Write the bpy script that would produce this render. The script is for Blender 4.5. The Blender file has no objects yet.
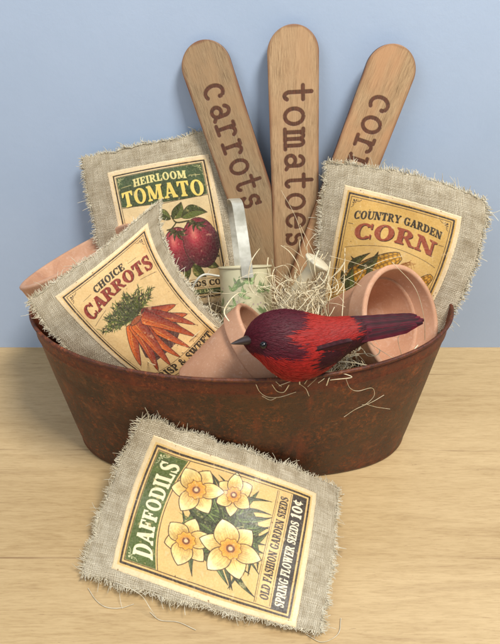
import bpy, math, random
import numpy as np
from mathutils import Vector

rng = np.random.default_rng(7)
random.seed(7)
S = 0.01                                  # everything below is written in centimetres
scene = bpy.context.scene

# ------------------------------------------------------------------ camera
CAM = np.array([0.756, -43.7, 41.86]); PITCH = math.radians(34.17); FPX = 560.0
cam_d = bpy.data.cameras.new('camera'); cam = bpy.data.objects.new('camera', cam_d)
scene.collection.objects.link(cam); scene.camera = cam
cam.location = Vector(CAM * S); cam.rotation_euler = (math.pi / 2 - PITCH, 0, 0)
cam_d.sensor_fit = 'VERTICAL'; cam_d.sensor_height = 24.0; cam_d.lens = 24.0 * FPX / 644.0
cam_d.clip_start = 0.01; cam_d.clip_end = 50

# ------------------------------------------------------------------ light
world = bpy.data.worlds.new('World'); scene.world = world; world.use_nodes = True
world.node_tree.nodes['Background'].inputs[0].default_value = (0.86, 0.92, 1.0, 1)
world.node_tree.nodes['Background'].inputs[1].default_value = 0.34

def area(name, loc, target, size, size_y, power, col):
    l = bpy.data.lights.new(name, 'AREA'); l.shape = 'RECTANGLE'; l.size = size; l.size_y = size_y
    l.energy = power; l.color = col
    o = bpy.data.objects.new(name, l); scene.collection.objects.link(o)
    o.location = loc
    o.rotation_euler = (Vector(target) - Vector(loc)).to_track_quat('-Z', 'Y').to_euler()
    return o
area('ceiling_light', (0.55, -0.55, 1.55), (0.0, 0.0, 0.1), 0.42, 0.36, 27.0, (1.0, 0.965, 0.91))
area('room_light', (-0.9, -1.2, 1.3), (0, 0.1, 0.15), 0.9, 0.9, 8.0, (0.93, 0.96, 1.0))

scene.view_settings.view_transform = 'Standard'; scene.view_settings.look = 'None'
scene.view_settings.exposure = 0.08; scene.view_settings.gamma = 1.0
scene.cycles.max_bounces = 6

# ------------------------------------------------------------------ helpers
_p = PITCH
FW = np.array([0, math.cos(_p), -math.sin(_p)]); UP = np.array([0, math.sin(_p), math.cos(_p)]); RT = np.array([1.0, 0, 0])
def ray(x, y): return FW + RT * (x - 250) / FPX - UP * (y - 322) / FPX
def atY(x, y, Y): r = ray(x, y); return CAM + r * (Y - CAM[1]) / r[1]
def atZ(x, y, Z): r = ray(x, y); return CAM + r * (Z - CAM[2]) / r[2]
def atP(x, y, P, N):
    r = ray(x, y); N = np.asarray(N, float); return CAM + r * (np.dot(np.asarray(P) - CAM, N) / np.dot(r, N))
def nrm(v): v = np.asarray(v, float); return v / np.linalg.norm(v)

def srgb(r, g, b):
    f = lambda c: (c / 12.92 if c <= 0.04045 else ((c + 0.055) / 1.055) ** 2.4)
    return tuple(f(c / 255.0) for c in (r, g, b)) + (1.0,)
def lin(a): return np.where(a <= 0.04045, a / 12.92, ((np.maximum(a, 0) + 0.055) / 1.055) ** 2.4)

def tag(o, label=None, cat=None, group=None, kind=None):
    if label: o['label'] = label
    if cat: o['category'] = cat
    if group: o['group'] = group
    if kind: o['kind'] = kind
    return o
BASE = {}
def empty(name, base, label, cat, group=None):
    o = bpy.data.objects.new(name, None); scene.collection.objects.link(o)
    o.empty_display_size = 0.02
    o.location = Vector(np.asarray(base, float) * S); BASE[o.name] = np.asarray(base, float)
    return tag(o, label, cat, group)
def root_of(o):
    while o.parent: o = o.parent
    return o
def mesh(name, V, F, mat, parent=None, smooth=True, colors=None, uvs=None, base=None, extra=None):
    """V world centimetres (n,3); F list or (m,k) array."""
    V = np.asarray(V, float)
    if parent is not None: b = BASE[root_of(parent).name]
    else: b = np.zeros(3) if base is None else np.asarray(base, float)
    me = bpy.data.meshes.new(name)
    L = (V - b) * S
    if isinstance(F, np.ndarray):
        m, k = F.shape
        me.vertices.add(len(L)); me.vertices.foreach_set('co', L.astype(np.float32).ravel())
        me.loops.add(m * k); me.loops.foreach_set('vertex_index', F.astype(np.int32).ravel())
        me.polygons.add(m); me.polygons.foreach_set('loop_start', np.arange(0, m * k, k, dtype=np.int32))
        me.update(calc_edges=True)
    else:
        me.from_pydata([tuple(v) for v in L], [], [tuple(int(i) for i in f) for f in F])
    me.polygons.foreach_set('use_smooth', [smooth] * len(me.polygons))
    if uvs is not None:
        uvl = me.uv_layers.new(name='UVMap'); idx = np.zeros(len(me.loops), dtype=np.int32)
        me.loops.foreach_get('vertex_index', idx)
        uvl.data.foreach_set('uv', np.asarray(uvs, np.float32)[idx].ravel())
    if colors is not None:
        a = me.color_attributes.new('Col', 'FLOAT_COLOR', 'POINT')
        c = np.ones((len(L), 4), np.float32); c[:, :3] = colors
        a.data.foreach_set('color', c.ravel())
    if extra:
        for k, arr in extra.items():
            a = me.attributes.new(k, 'FLOAT', 'POINT'); a.data.foreach_set('value', np.asarray(arr, np.float32))
    me.validate(); me.update()
    o = bpy.data.objects.new(name, me); scene.collection.objects.link(o)
    if mat: me.materials.append(mat)
    if parent is not None: o.parent = parent
    else: o.location = Vector(b * S); BASE[o.name] = b
    if parent is not None and parent.type == 'MESH':
        pass
    return o
def gridF(nu, nv, off=0, wrapu=False, flip=False):
    i = np.arange(nu if wrapu else nu - 1); j = np.arange(nv - 1)
    I, J = np.meshgrid(i, j, indexing='ij'); I2 = (I + 1) % nu
    f = np.stack([I * nv + J, I2 * nv + J, I2 * nv + J + 1, I * nv + J + 1], -1).reshape(-1, 4) + off
    return f[:, ::-1].copy() if flip else f
def tube(pts, r, n=5, closed=False, flat=1.0, caps=True):
    """points (k,3), radius scalar or array -> V,F (quads)"""
    P = np.asarray(pts, float); k = len(P); r = np.ones(k) * r
    T = np.gradient(P, axis=0)
    if closed: T = np.roll(P, -1, 0) - np.roll(P, 1, 0)
    T /= np.linalg.norm(T, axis=1)[:, None] + 1e-9
    ref = np.array([0.13, 0.21, 0.97]); A = np.cross(T, ref); A /= np.linalg.norm(A, axis=1)[:, None] + 1e-9
    B = np.cross(T, A)
    a = np.linspace(0, 2 * math.pi, n, endpoint=False)
    V = P[:, None] + r[:, None, None] * (np.cos(a)[None, :, None] * A[:, None] + flat * np.sin(a)[None, :, None] * B[:, None])
    V = V.reshape(-1, 3)
    i = np.arange(k if closed else k - 1); j = np.arange(n); I, J = np.meshgrid(i, j, indexing='ij'); I2 = (I + 1) % k
    F = np.stack([I * n + J, I * n + (J + 1) % n, I2 * n + (J + 1) % n, I2 * n + J], -1).reshape(-1, 4)
    return V, F
def join(parts):
    Vs, Fs, o = [], [], 0
    for V, F in parts:
        Vs.append(V); Fs.append(F + o); o += len(V)
    return np.concatenate(Vs), np.concatenate(Fs)
def bez(P, n=24):
    """catmull-rom through points"""
    P = np.asarray(P, float); Q = np.vstack([2 * P[0] - P[1], P, 2 * P[-1] - P[-2]]); out = []
    m = len(P) - 1
    for t in np.linspace(0, m - 1e-6, n):
        i = int(t); f = t - i; a, b, c, d = Q[i:i + 4]
        out.append(0.5 * (2 * b + (c - a) * f + (2 * a - 5 * b + 4 * c - d) * f * f + (3 * b - a - 3 * c + d) * f ** 3))
    return np.array(out)
def vnoise(X, Y, sc, seed=0):
    r = np.random.default_rng(seed); N = 256; T = r.random((N, N))
    x = np.asarray(X) / sc + 1000; y = np.asarray(Y) / sc + 1000
    xi = np.floor(x).astype(int); yi = np.floor(y).astype(int); fx = x - xi; fy = y - yi
    fx = fx * fx * (3 - 2 * fx); fy = fy * fy * (3 - 2 * fy)
    g = lambda a, b: T[(xi + a) % N, (yi + b) % N]
    return (g(0, 0) * (1 - fx) + g(1, 0) * fx) * (1 - fy) + (g(0, 1) * (1 - fx) + g(1, 1) * fx) * fy
def fbm(X, Y, sc, seed=0, o=4):
    s = 0; a = 0.5; w = 0
    for k in range(o): s = s + a * vnoise(X, Y, sc / 2 ** k, seed + k); w += a; a *= 0.55
    return s / w

# ------------------------------------------------------------------ materials
class M:
    def __init__(s, name):
        s.m = bpy.data.materials.new(name); s.m.use_nodes = True; s.t = s.m.node_tree
        s.b = s.t.nodes['Principled BSDF']
    def n(s, typ, ins=None, **kw):
        nd = s.t.nodes.new('ShaderNode' + typ)
        for k, v in kw.items(): setattr(nd, k, v)
        for k, v in (ins or {}).items():
            if hasattr(v, 'is_output'): s.t.links.new(v, nd.inputs[k])
            else: nd.inputs[k].default_value = v
        return nd
    def coord(s, scale=(1, 1, 1), kind='Object', rot=(0, 0, 0)):
        c = s.n('TexCoord'); mp = s.n('Mapping', {'Vector': c.outputs[kind], 'Scale': scale, 'Rotation': rot}); return mp.outputs[0]
    def noise(s, vec, scale, detail=4, rough=0.55, dist=0.0):
        return s.n('TexNoise', {'Vector': vec, 'Scale': scale, 'Detail': detail, 'Roughness': rough, 'Distortion': dist}).outputs['Fac']
    def ramp(s, fac, stops, interp='LINEAR'):
        nd = s.n('ValToRGB', {'Fac': fac}); e = nd.color_ramp.elements; nd.color_ramp.interpolation = interp
        while len(e) < len(stops): e.new(0.5)
        for i, (p, c) in enumerate(stops): e[i].position = p; e[i].color = c if len(c) == 4 else tuple(c) + (1,)
        return nd.outputs[0]
    def mix(s, fac, a, b, mode='MIX'):
        nd = s.n('MixRGB', {'Fac': fac, 'Color1': a, 'Color2': b}, blend_type=mode); return nd.outputs[0]
    def math(s, op, a, b=0.0, c=0.0, clamp=False):
        nd = s.n('Math', {0: a, 1: b, 2: c}, operation=op); nd.use_clamp = clamp; return nd.outputs[0]
    def set(s, k, v):
        if hasattr(v, 'is_output'): s.t.links.new(v, s.b.inputs[k])
        else: s.b.inputs[k].default_value = v
    def bump(s, h, strength=0.3, dist=0.001):
        nd = s.n('Bump', {'Height': h, 'Strength': strength, 'Distance': dist}); s.set('Normal', nd.outputs[0])
G = lambda v: (v, v, v, 1)

def mat_wall():
    m = M('painted_wall'); v = m.coord()
    n = m.noise(v, 5.0, 6, .65); n2 = m.noise(v, 150.0, 5, .7)
    c = m.ramp(n, [(0.3, srgb(170, 189, 214)), (0.7, srgb(179, 197, 222))])
    m.set('Base Color', c); m.set('Roughness', 0.62); m.bump(n2, 0.25, 0.0006); return m.m
def mat_table():
    m = M('light_oak_wood')
    v = m.coord((3.4, 34, 34)); w = m.noise(v, 3.0, 8, 0.66, 0.9)
    v2 = m.coord((30, 330, 330)); f = m.noise(v2, 2.2, 5, 0.7, 0.25)
    v3 = m.coord((0.9, 5, 5)); big = m.noise(v3, 2.0, 3, 0.5)
    v4 = m.coord((60, 760, 760)); p = m.noise(v4, 1.5, 3, 0.6)
    c = m.ramp(w, [(0.30, srgb(158, 126, 82)), (0.45, srgb(186, 156, 108)), (0.58, srgb(202, 173, 125)), (0.72, srgb(176, 144, 96))])
    c = m.mix(0.40, c, m.ramp(f, [(0.3, srgb(146, 114, 70)), (0.55, srgb(206, 178, 132))]))
    c = m.mix(0.22, c, m.ramp(big, [(0.35, srgb(164, 134, 88)), (0.65, srgb(222, 194, 148))]))
    pores = m.ramp(p, [(0.27, G(1)), (0.36, G(0))])
    c = m.mix(m.math('MULTIPLY', pores, 0.55), c, srgb(140, 104, 66))
    v5 = m.coord((26, 300, 300)); p5 = m.noise(v5, 2.6, 4, .7, .3); c = m.mix(m.ramp(p5, [(0.27, G(.75)), (0.33, G(0))]), c, srgb(120, 88, 54))
    # board joints and a few long dark grain lines
    obj = m.n('TexCoord').outputs['Object']; sp = m.n('SeparateXYZ', {0: obj})
    wv = m.math('ADD', sp.outputs[1], m.math('MULTIPLY', m.noise(m.coord((3, 3, 3)), 2.0, 2), 0.006))
    fr = m.math('FRACT', m.math('MULTIPLY', m.math('ADD', wv, 0.045), 1 / 0.118))
    ln = m.math('LESS_THAN', fr, 0.013)
    br = m.ramp(m.noise(m.coord((9, 40, 1)), 1.0, 2), [(0.45, G(0)), (0.6, G(1))])
    c = m.mix(m.math('MULTIPLY', m.math('MULTIPLY', ln, br), 0.6), c, srgb(118, 84, 50))
    m.set('Base Color', c); m.set('Roughness', m.ramp(f, [(0.3, G(0.5)), (0.7, G(0.38))])); m.bump(f, 0.12, 0.0005); return m.m
def mat_rust():
    m = M('rusted_brown_metal'); v = m.coord()
    a = m.noise(v, 26, 8, 0.72, 0.4); b = m.noise(v, 90, 6, 0.72, 0.3); d = m.noise(m.coord((1, 1, 1.0)), 9, 3, 0.5, 0.8)
    c = m.ramp(a, [(0.32, srgb(38, 20, 12)), (0.47, srgb(66, 34, 18)), (0.58, srgb(94, 48, 25)), (0.72, srgb(146, 82, 40))])
    c = m.mix(m.ramp(d, [(0.38, G(0)), (0.62, G(0.75))]), c, srgb(82, 54, 28))
    c = m.mix(m.ramp(b, [(0.56, G(0)), (0.72, G(0.55))]), c, srgb(158, 96, 52))
    c = m.mix(m.ramp(b, [(0.30, G(0.6)), (0.42, G(0))]), c, srgb(34, 18, 10))
    at = m.n('Attribute', attribute_name='band').outputs['Fac']
    c = m.mix(m.math('MULTIPLY', at, m.ramp(a, [(0.3, G(0.45)), (0.6, G(0.9))])), c, srgb(102, 44, 26))
    g = m.noise(v, 300, 6, 0.8); pm = m.ramp(m.noise(v, 34, 5, 0.7, 0.5), [(0.42, G(0.12)), (0.62, G(1))]); c = m.mix(m.math('MULTIPLY', pm, m.ramp(g, [(0.52, G(0)), (0.63, G(0.85))])), c, srgb(160, 84, 40))
    c = m.mix(m.ramp(g, [(0.36, G(0.85)), (0.46, G(0))]), c, srgb(24, 13, 9))
    w = m.noise(m.coord((1, 1, 1.6)), 60, 6, 0.8); c = m.mix(m.ramp(w, [(0.64, G(0)), (0.72, G(0.55))]), c, srgb(164, 130, 96))
    vs = m.noise(m.coord((30, 30, 3)), 2.2, 5, 0.7); c = m.mix(m.ramp(vs, [(0.56, G(0)), (0.72, G(0.5))]), c, srgb(140, 60, 28))
    m.set('Base Color', c); m.set('Roughness', m.ramp(g, [(0.3, G(0.36)), (0.7, G(0.66))])); m.set('Metallic', 0.1)
    m.bump(m.math('ADD', m.math('MULTIPLY', g, .8), m.math('MULTIPLY', a, 1.5)), 0.55, 0.0012); return m.m
def mat_terracotta():
    m = M('pale_terracotta'); v = m.coord()
    a = m.noise(v, 30, 5, 0.6); f = m.noise(v, 520, 5, 0.75)
    c = m.ramp(a, [(0.3, srgb(188, 139, 107)), (0.55, srgb(200, 152, 120)), (0.75, srgb(209, 166, 136))])
    c = m.mix(m.ramp(f, [(0.56, G(0)), (0.68, G(0.5))]), c, srgb(228, 198, 176))
    st = m.noise(v, 55, 6, 0.7, 0.8); c = m.mix(m.ramp(st, [(0.56, G(0)), (0.7, G(0.45))]), c, srgb(226, 196, 174))
    c = m.mix(m.ramp(st, [(0.32, G(0.35)), (0.44, G(0))]), c, srgb(160, 108, 84))
    m.set('Base Color', c); m.set('Roughness', 0.8); m.bump(f, 0.2, 0.0005); return m.m
def mat_wood(name, seed, hues):
    m = M(name); c0 = m.n('TexCoord').outputs['UV']
    mp = m.n('Mapping', {'Vector': c0, 'Location': (seed * 3.1, seed * 7.7, 0), 'Scale': (2.2, 0.16, 1)}).outputs[0]
    a = m.noise(mp, 1.3, 6, 0.65, 0.6)
    mp2 = m.n('Mapping', {'Vector': c0, 'Location': (seed, 0, 0), 'Scale': (14, 0.5, 1)}).outputs[0]
    f = m.noise(mp2, 1.4, 4, 0.7, 0.2)
    mp3 = m.n('Mapping', {'Vector': c0, 'Location': (seed * 2, 5, 0), 'Scale': (0.35, 0.12, 1)}).outputs[0]
    g = m.noise(mp3, 1.3, 3, 0.5)
    c = m.ramp(a, [(0.28, hues[0]), (0.48, hues[1]), (0.68, hues[2])])
    c = m.mix(0.6, c, m.ramp(f, [(0.36, hues[3]), (0.56, hues[2])]))
    fl = m.noise(m.n('Mapping', {'Vector': c0, 'Location': (seed, 4, 0), 'Scale': (26, 1.6, 1)}).outputs[0], 1.2, 4, 0.7); c = m.mix(m.ramp(fl, [(0.34, G(0.6)), (0.42, G(0))]), c, hues[3])
    c = m.mix(m.ramp(g, [(0.4, G(0)), (0.62, G(0.7))]), c, hues[4])
    ed = m.n('Attribute', attribute_name='edge').outputs['Fac']
    c = m.mix(m.math('MULTIPLY', ed, 0.9), c, srgb(112, 62, 36))
    ink = m.n('Attribute', attribute_name='ink').outputs['Fac']
    mot = m.ramp(m.noise(m.n('Mapping', {'Vector': c0, 'Scale': (3, 1.4, 1)}).outputs[0], 2.0, 4), [(0.3, srgb(54, 24, 14)), (0.7, srgb(98, 46, 28))])
    c = m.mix(m.math('MULTIPLY', ink, m.ramp(f, [(0.3, G(1.0)), (0.62, G(0.84))])), c, mot)
    m.set('Base Color', c); m.set('Roughness', 0.55)
    m.bump(m.math('SUBTRACT', f, m.math('MULTIPLY', ink, 1.6)), 0.3, 0.0006); return m.m
def mat_burlap():
    m = M('greige_burlap'); c0 = m.n('TexCoord').outputs['UV']          # uv in cm
    dn = m.n('TexNoise', {'Vector': c0, 'Scale': 1.1, 'Detail': 3.0}).outputs['Color']
    dd = m.n('VectorMath', {0: dn, 1: (0.5, 0.5, 0.5)}, operation='SUBTRACT').outputs[0]
    dd = m.n('VectorMath', {0: dd, 3: 0.45}, operation='SCALE').outputs[0]
    v = m.n('VectorMath', {0: c0, 1: dd}, operation='ADD').outputs[0]
    sp = m.n('SeparateXYZ', {0: v}); k = 2 * math.pi / 0.30
    # plain weave: |sin| threads, checkerboard over/under
    su = m.math('SINE', m.math('MULTIPLY', sp.outputs[0], k)); sv = m.math('SINE', m.math('MULTIPLY', sp.outputs[1], k))
    au = m.math('ABSOLUTE', su); av = m.math('ABSOLUTE', sv)
    chk = m.math('GREATER_THAN', m.math('MULTIPLY', su, sv), 0.0)
    h1 = m.math('MULTIPLY', m.math('POWER', au, 0.6), m.math('ADD', 0.55, m.math('MULTIPLY', chk, 0.45)))
    h2 = m.math('MULTIPLY', m.math('POWER', av, 0.6), m.math('SUBTRACT', 1.0, m.math('MULTIPLY', chk, 0.45)))
    h = m.math('MINIMUM', m.math('MAXIMUM', h1, m.math('MULTIPLY', h2, 0.92)), m.math('ADD', m.math('MINIMUM', au, av), 0.62))
    slub1 = m.noise(m.n('Mapping', {'Vector': c0, 'Scale': (0.5, 7, 1)}).outputs[0], 1.0, 3)
    slub2 = m.noise(m.n('Mapping', {'Vector': c0, 'Scale': (7, 0.5, 1)}).outputs[0], 1.0, 3)
    blot = m.noise(c0, 0.55, 4, 0.6)
    c = m.ramp(h, [(0.25, srgb(98, 83, 58)), (0.6, srgb(196, 179, 143)), (0.95, srgb(238, 225, 192))])
    c = m.mix(0.35, c, m.ramp(slub1, [(0.35, srgb(134, 117, 90)), (0.65, srgb(226, 216, 194))]))
    c = m.mix(0.30, c, m.ramp(slub2, [(0.35, srgb(138, 121, 94)), (0.65, srgb(222, 212, 190))]))
    c = m.mix(m.ramp(blot, [(0.46, G(0)), (0.72, G(0.6))]), c, srgb(136, 116, 84))
    m.set('Base Color', c); m.set('Roughness', 0.92)
    m.bump(m.math('ADD', h, m.math('MULTIPLY', slub1, 0.8)), 0.75, 0.0009); return m.m
def mat_thread(name, c1, c2):
    m = M(name); n = m.noise(m.coord(), 160, 2)
    m.set('Base Color', m.ramp(n, [(0.3, c1), (0.7, c2)])); m.set('Roughness', 0.8); return m.m
def mat_label():
    m = M('printed_paper_label'); a = m.n('Attribute', attribute_name='Col').outputs['Color']
    v = m.coord(); n = m.noise(v, 60, 4, 0.6); f = m.noise(v, 700, 2)
    m.set('Base Color', m.mix(0.12, a, m.ramp(f, [(0.3, srgb(120, 90, 60)), (0.7, srgb(240, 224, 190))])))
    m.set('Roughness', m.ramp(n, [(0.35, G(0.36)), (0.7, G(0.52))]))
    m.bump(m.math('ADD', n, m.math('MULTIPLY', f, 0.25)), 0.28, 0.0016); return m.m
def mat_vcol(name, rough=0.6, mixn=0.2, sc=200, sheen=0.0, spec=0.5):
    m = M(name); a = m.n('Attribute', attribute_name='Col').outputs['Color']; n = m.noise(m.coord(), sc, 3)
    m.set('Base Color', m.mix(mixn, a, m.ramp(n, [(0.3, G(0.02)), (0.7, G(0.5))]), 'OVERLAY')); m.set('Roughness', rough)
    m.set('Sheen Weight', sheen); m.set('Specular IOR Level', spec); return m.m
def mat_plain(name, col, rough=0.5, metal=0.0, col2=None, sc=80):
    m = M(name)
    m.set('Base Color', m.ramp(m.noise(m.coord(), sc, 4), [(0.35, col), (0.7, col2 or col)])); m.set('Roughness', rough); m.set('Metallic', metal); return m.m

# ------------------------------------------------------------------ print shop: raster art in centimetres
def C(r, g, b): return np.array([r, g, b]) / 255.0
class Canvas:
    def __init__(s, W, H, res=0.0125, bg=(1, 1, 1)):
        s.W, s.H, s.r = W, H, res; s.nx, s.ny = int(W / res) + 1, int(H / res) + 1
        s.a = np.zeros((s.ny, s.nx, 3)) + np.asarray(bg)
    def box(s, x0, y0, x1, y1):
        i0, i1 = max(0, int(y0 / s.r) - 1), min(s.ny, int(y1 / s.r) + 2); j0, j1 = max(0, int(x0 / s.r) - 1), min(s.nx, int(x1 / s.r) + 2)
        if i1 <= i0 or j1 <= j0: return None
        Y, X = np.mgrid[i0:i1, j0:j1] * s.r
        return (slice(i0, i1), slice(j0, j1)), X, Y
    def put(s, sl, mask, col, X, Y):
        c = col(X, Y) if callable(col) else np.asarray(col)
        s.a[sl] = s.a[sl] * (1 - mask[..., None]) + c * mask[..., None]
    def fill(s, poly, col, al=1.0):
        P = np.asarray(poly, float); b = s.box(P[:, 0].min(), P[:, 1].min(), P[:, 0].max(), P[:, 1].max())
        if b is None: return
        sl, X, Y = b; ins = np.zeros(X.shape, bool)
        for (xa, ya), (xb, yb) in zip(P, np.roll(P, -1, 0)):
            if ya == yb: continue
            ins ^= ((ya > Y) != (yb > Y)) & (X < (xb - xa) * (Y - ya) / (yb - ya) + xa)
        s.put(sl, ins * al, col, X, Y)
    def stroke(s, pts, w, col, al=1.0, w1=None):
        P = np.asarray(pts, float); m = len(P) - 1; w1 = w if w1 is None else w1; W = max(w, w1)
        b = s.box(P[:, 0].min() - W, P[:, 1].min() - W, P[:, 0].max() + W, P[:, 1].max() + W)
        if b is None: return
        sl, X, Y = b; M_ = np.zeros(X.shape)
        for k in range(m):
            a, c = P[k], P[k + 1]; d = c - a; L = d @ d + 1e-12
            t = np.clip(((X - a[0]) * d[0] + (Y - a[1]) * d[1]) / L, 0, 1)
            dist = np.hypot(X - a[0] - t * d[0], Y - a[1] - t * d[1]); ww = (w + (w1 - w) * (k + t) / m) / 2
            M_ = np.maximum(M_, np.clip((ww - dist) / s.r + 0.5, 0, 1))
        s.put(sl, M_ * al, col, X, Y)
    def rect(s, x0, y0, x1, y1, col, al=1.0): s.fill([(x0, y0), (x1, y0), (x1, y1), (x0, y1)], col, al)
    def frame(s, x0, y0, x1, y1, w, col): s.stroke([(x0, y0), (x1, y0), (x1, y1), (x0, y1), (x0, y0)], w, col)
    def sample(s, x, y):
        fx = np.clip(x / s.r, 0, s.nx - 1.001); fy = np.clip(y / s.r, 0, s.ny - 1.001); i = fy.astype(int); j = fx.astype(int)
        u = (fx - j)[..., None]; v = (fy - i)[..., None]; a = s.a
        return (a[i, j] * (1 - u) + a[i, j + 1] * u) * (1 - v) + (a[i + 1, j] * (1 - u) + a[i + 1, j + 1] * u) * v
    def blur(s):
        a = s.a; k = np.pad(a, ((1, 1), (1, 1), (0, 0)), 'edge')
        s.a = (k[1:-1, 1:-1] * 4 + k[:-2, 1:-1] * 2 + k[2:, 1:-1] * 2 + k[1:-1, :-2] * 2 + k[1:-1, 2:] * 2 + k[:-2, :-2] + k[2:, 2:] + k[:-2, 2:] + k[2:, :-2]) / 16

# bold serif capitals as polygons, y up, cap height 1
T_, t_, sf_ = 0.23, 0.095, 0.08
def _R(x0, y0, x1, y1): return [(x0, y0), (x1, y0), (x1, y1), (x0, y1)]
def _ser(x, y, w=T_, o=0.085):
    h = sf_ if y == 0 else -sf_; b = 0.07 if y == 0 else -0.07
    return [(x - w / 2 - o, y), (x + w / 2 + o, y), (x + w / 2 + o, y + h), (x + w / 2, y + h + b), (x - w / 2, y + h + b), (x - w / 2 - o, y + h)]
def _stem(x, w=T_, s='bt', o=0.085):
    r = [_R(x - w / 2, 0, x + w / 2, 1)]
    if 'b' in s: r.append(_ser(x, 0, w, o))
    if 't' in s: r.append(_ser(x, 1, w, o))
    return r
def _dg(x0, y0, x1, y1, w): return [(x0 - w / 2, y0), (x0 + w / 2, y0), (x1 + w / 2, y1), (x1 - w / 2, y1)]
def _band(cx, cy, rx, ry, a0, a1, th=T_, tv=t_, n=26):
    a = np.radians(np.linspace(a0, a1, n)); o = [(cx + rx * math.cos(x), cy + ry * math.sin(x)) for x in a]
    i = [(cx + (rx - th) * math.cos(x), cy + (ry - tv) * math.sin(x)) for x in a]; return o + i[::-1]
def _rib(pts, ws):
    P = bez(pts, 40); w = np.interp(np.linspace(0, 1, 40), np.linspace(0, 1, len(ws)), ws); T = np.gradient(P, axis=0)
    T /= np.linalg.norm(T, axis=1)[:, None]; N = np.stack([-T[:, 1], T[:, 0]], 1) * w[:, None] / 2
    return [tuple(x) for x in P + N] + [tuple(x) for x in (P - N)[::-1]]
def _term(x, y0, y1, d=1): return [(x, y0), (x + 0.02 * d, y1), (x - 0.06 * d, y1), (x - 0.13 * d, y0)]
GL = {
 'I': (.42, _stem(.21)),
 'L': (.72, _stem(.21) + [_R(.2, 0, .68, t_), [(.70, 0), (.70, .33), (.63, .33), (.56, t_ - .01), (.5, 0)]]),
 'E': (.76, _stem(.21) + [_R(.2, 0, .7, t_), _R(.2, 1 - t_, .68, 1), _R(.2, .47, .52, .47 + t_), [(.72, 0), (.72, .31), (.65, .31), (.58, t_ - .01), (.5, 0)], [(.7, 1), (.7, .70), (.63, .70), (.56, 1.01 - t_), (.5, 1)], _R(.47, .36, .54, .68)]),
 'F': (.70, _stem(.21) + [_R(.2, 1 - t_, .66, 1), _R(.2, .46, .52, .46 + t_), [(.68, 1), (.68, .70), (.61, .70), (.54, 1.01 - t_), (.5, 1)], _R(.47, .35, .54, .67)]),
 'T': (.80, _stem(.4, s='b') + [_R(.04, 1 - t_, .76, 1), [(.02, 1), (.02, .68), (.09, .68), (.2, 1.01 - t_), (.2, 1)], [(.78, 1), (.78, .68), (.71, .68), (.6, 1.01 - t_), (.6, 1)]]),
 'H': (.92, _stem(.21) + _stem(.71) + [_R(.2, .46, .72, .46 + t_)]),
 'N': (.94, _stem(.17, t_, o=.1) + _stem(.77, t_, 't', .12) + [_dg(.18, 1, .72, 0, T_ + .03)]),
 'M': (1.12, _stem(.16, t_, o=.1) + _stem(.90, T_) + [_dg(.2, 1, .52, .08, T_), _dg(.82, 1, .54, .08, t_)]),
 'A': (.90, [_dg(.16, 0, .42, 1, t_ + .02), _dg(.72, 0, .45, 1, T_ + .02), _R(.24, .27, .62, .27 + t_), _ser(.15, 0, t_, .11), _ser(.73, 0, T_, .06)]),
 'W': (1.22, [_dg(.16, 1, .40, 0, T_), _dg(.62, 1, .40, 0, t_), _dg(.60, 1, .82, 0, T_), _dg(1.06, 1, .82, 0, t_), _ser(.17, 1, T_, .08), _ser(.6, 1, T_, .06), _ser(1.07, 1, t_, .1)]),
 'Y': (.86, [_dg(.16, 1, .43, .42, T_), _dg(.73, 1, .47, .42, t_), _R(.43 - T_ / 2, 0, .43 + T_ / 2, .45), _ser(.43, 0), _ser(.16, 1, T_, .07), _ser(.73, 1, t_, .09)]),
 'U': (.88, [_R(.1, .3, .1 + T_, 1), _R(.72, .3, .72 + t_, 1), _ser(.21, 1), _ser(.76, 1, t_, .1), _band(.455, .33, .355, .35, 180, 270, T_, t_ + .02), _band(.455, .33, .355, .35, 270, 360, t_, t_ + .02)]),
 'O': (.92, [_band(.46, .5, .42, .52, 0, 360, n=48)]),
 'Q': (.92, []),
 'C': (.84, [_band(.45, .5, .41, .52, 42, 318, n=40), _R(.73, .66, .80, 1.0), _R(.74, .02, .79, .30)]),
 'G': (.92, [_band(.45, .5, .41, .52, 42, 330, n=40), _R(.73, .66, .80, 1.0), _R(.62, .02, .62 + T_ - .04, .44), _R(.52, .40, .92, .40 + sf_)]),
 'D': (.90, _stem(.21) + [_R(.2, 0, .42, t_), _R(.2, 1 - t_, .42, 1), _band(.40, .5, .46, .5, -90, 90)]),
 'P': (.78, _stem(.21) + [_R(.2, 1 - t_, .42, 1), _R(.2, .42, .42, .42 + t_), _band(.40, .71, .36, .29, -90, 90)]),
 'R': (.88, _stem(.21) + [_R(.2, 1 - t_, .42, 1), _R(.2, .44, .42, .44 + t_), _band(.40, .72, .34, .28, -90, 90), [(.36, .48), (.56, .5), (.80, .09), (.90, .09), (.90, 0), (.66, 0)]]),
 'B': (.8, []),
 'S': (.72, [_rib([(.60, .76), (.50, .93), (.32, .95), (.16, .80), (.22, .62), (.40, .51), (.56, .38), (.58, .20), (.40, .05), (.22, .07), (.12, .24)], [.06, .10, .10, .17, .22, .24, .22, .17, .10, .10, .06]), _R(.57, .66, .63, 1.0), _R(.08, 0, .14, .34)]),
 '1': (.50, [_R(.15, 0, .35, 1), _ser(.25, 0, .2), [(.35, 1), (.22, 1), (.03, .84), (.03, .78), (.2, .8)]]),
 '0': (.70, [_band(.35, .5, .32, .51, 0, 360, .2, .09, 40)]),
 'c': (.60, [_band(.32, .52, .28, .33, 40, 320, .16, .08), _R(.29, .04, .35, 1.0)]),
 '&': (.90, [_rib([(.80, .5), (.66, .18), (.40, .04), (.12, .22), (.26, .5), (.50, .72), (.44, .93), (.28, .92), (.24, .74), (.46, .38), (.82, .02)], [.07, .09, .13, .2, .12, .12, .1, .1, .18, .22, .16])]),
 ' ': (.34, []), '-': (.4, [_R(.05, .4, .35, .5)]),
}
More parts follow.
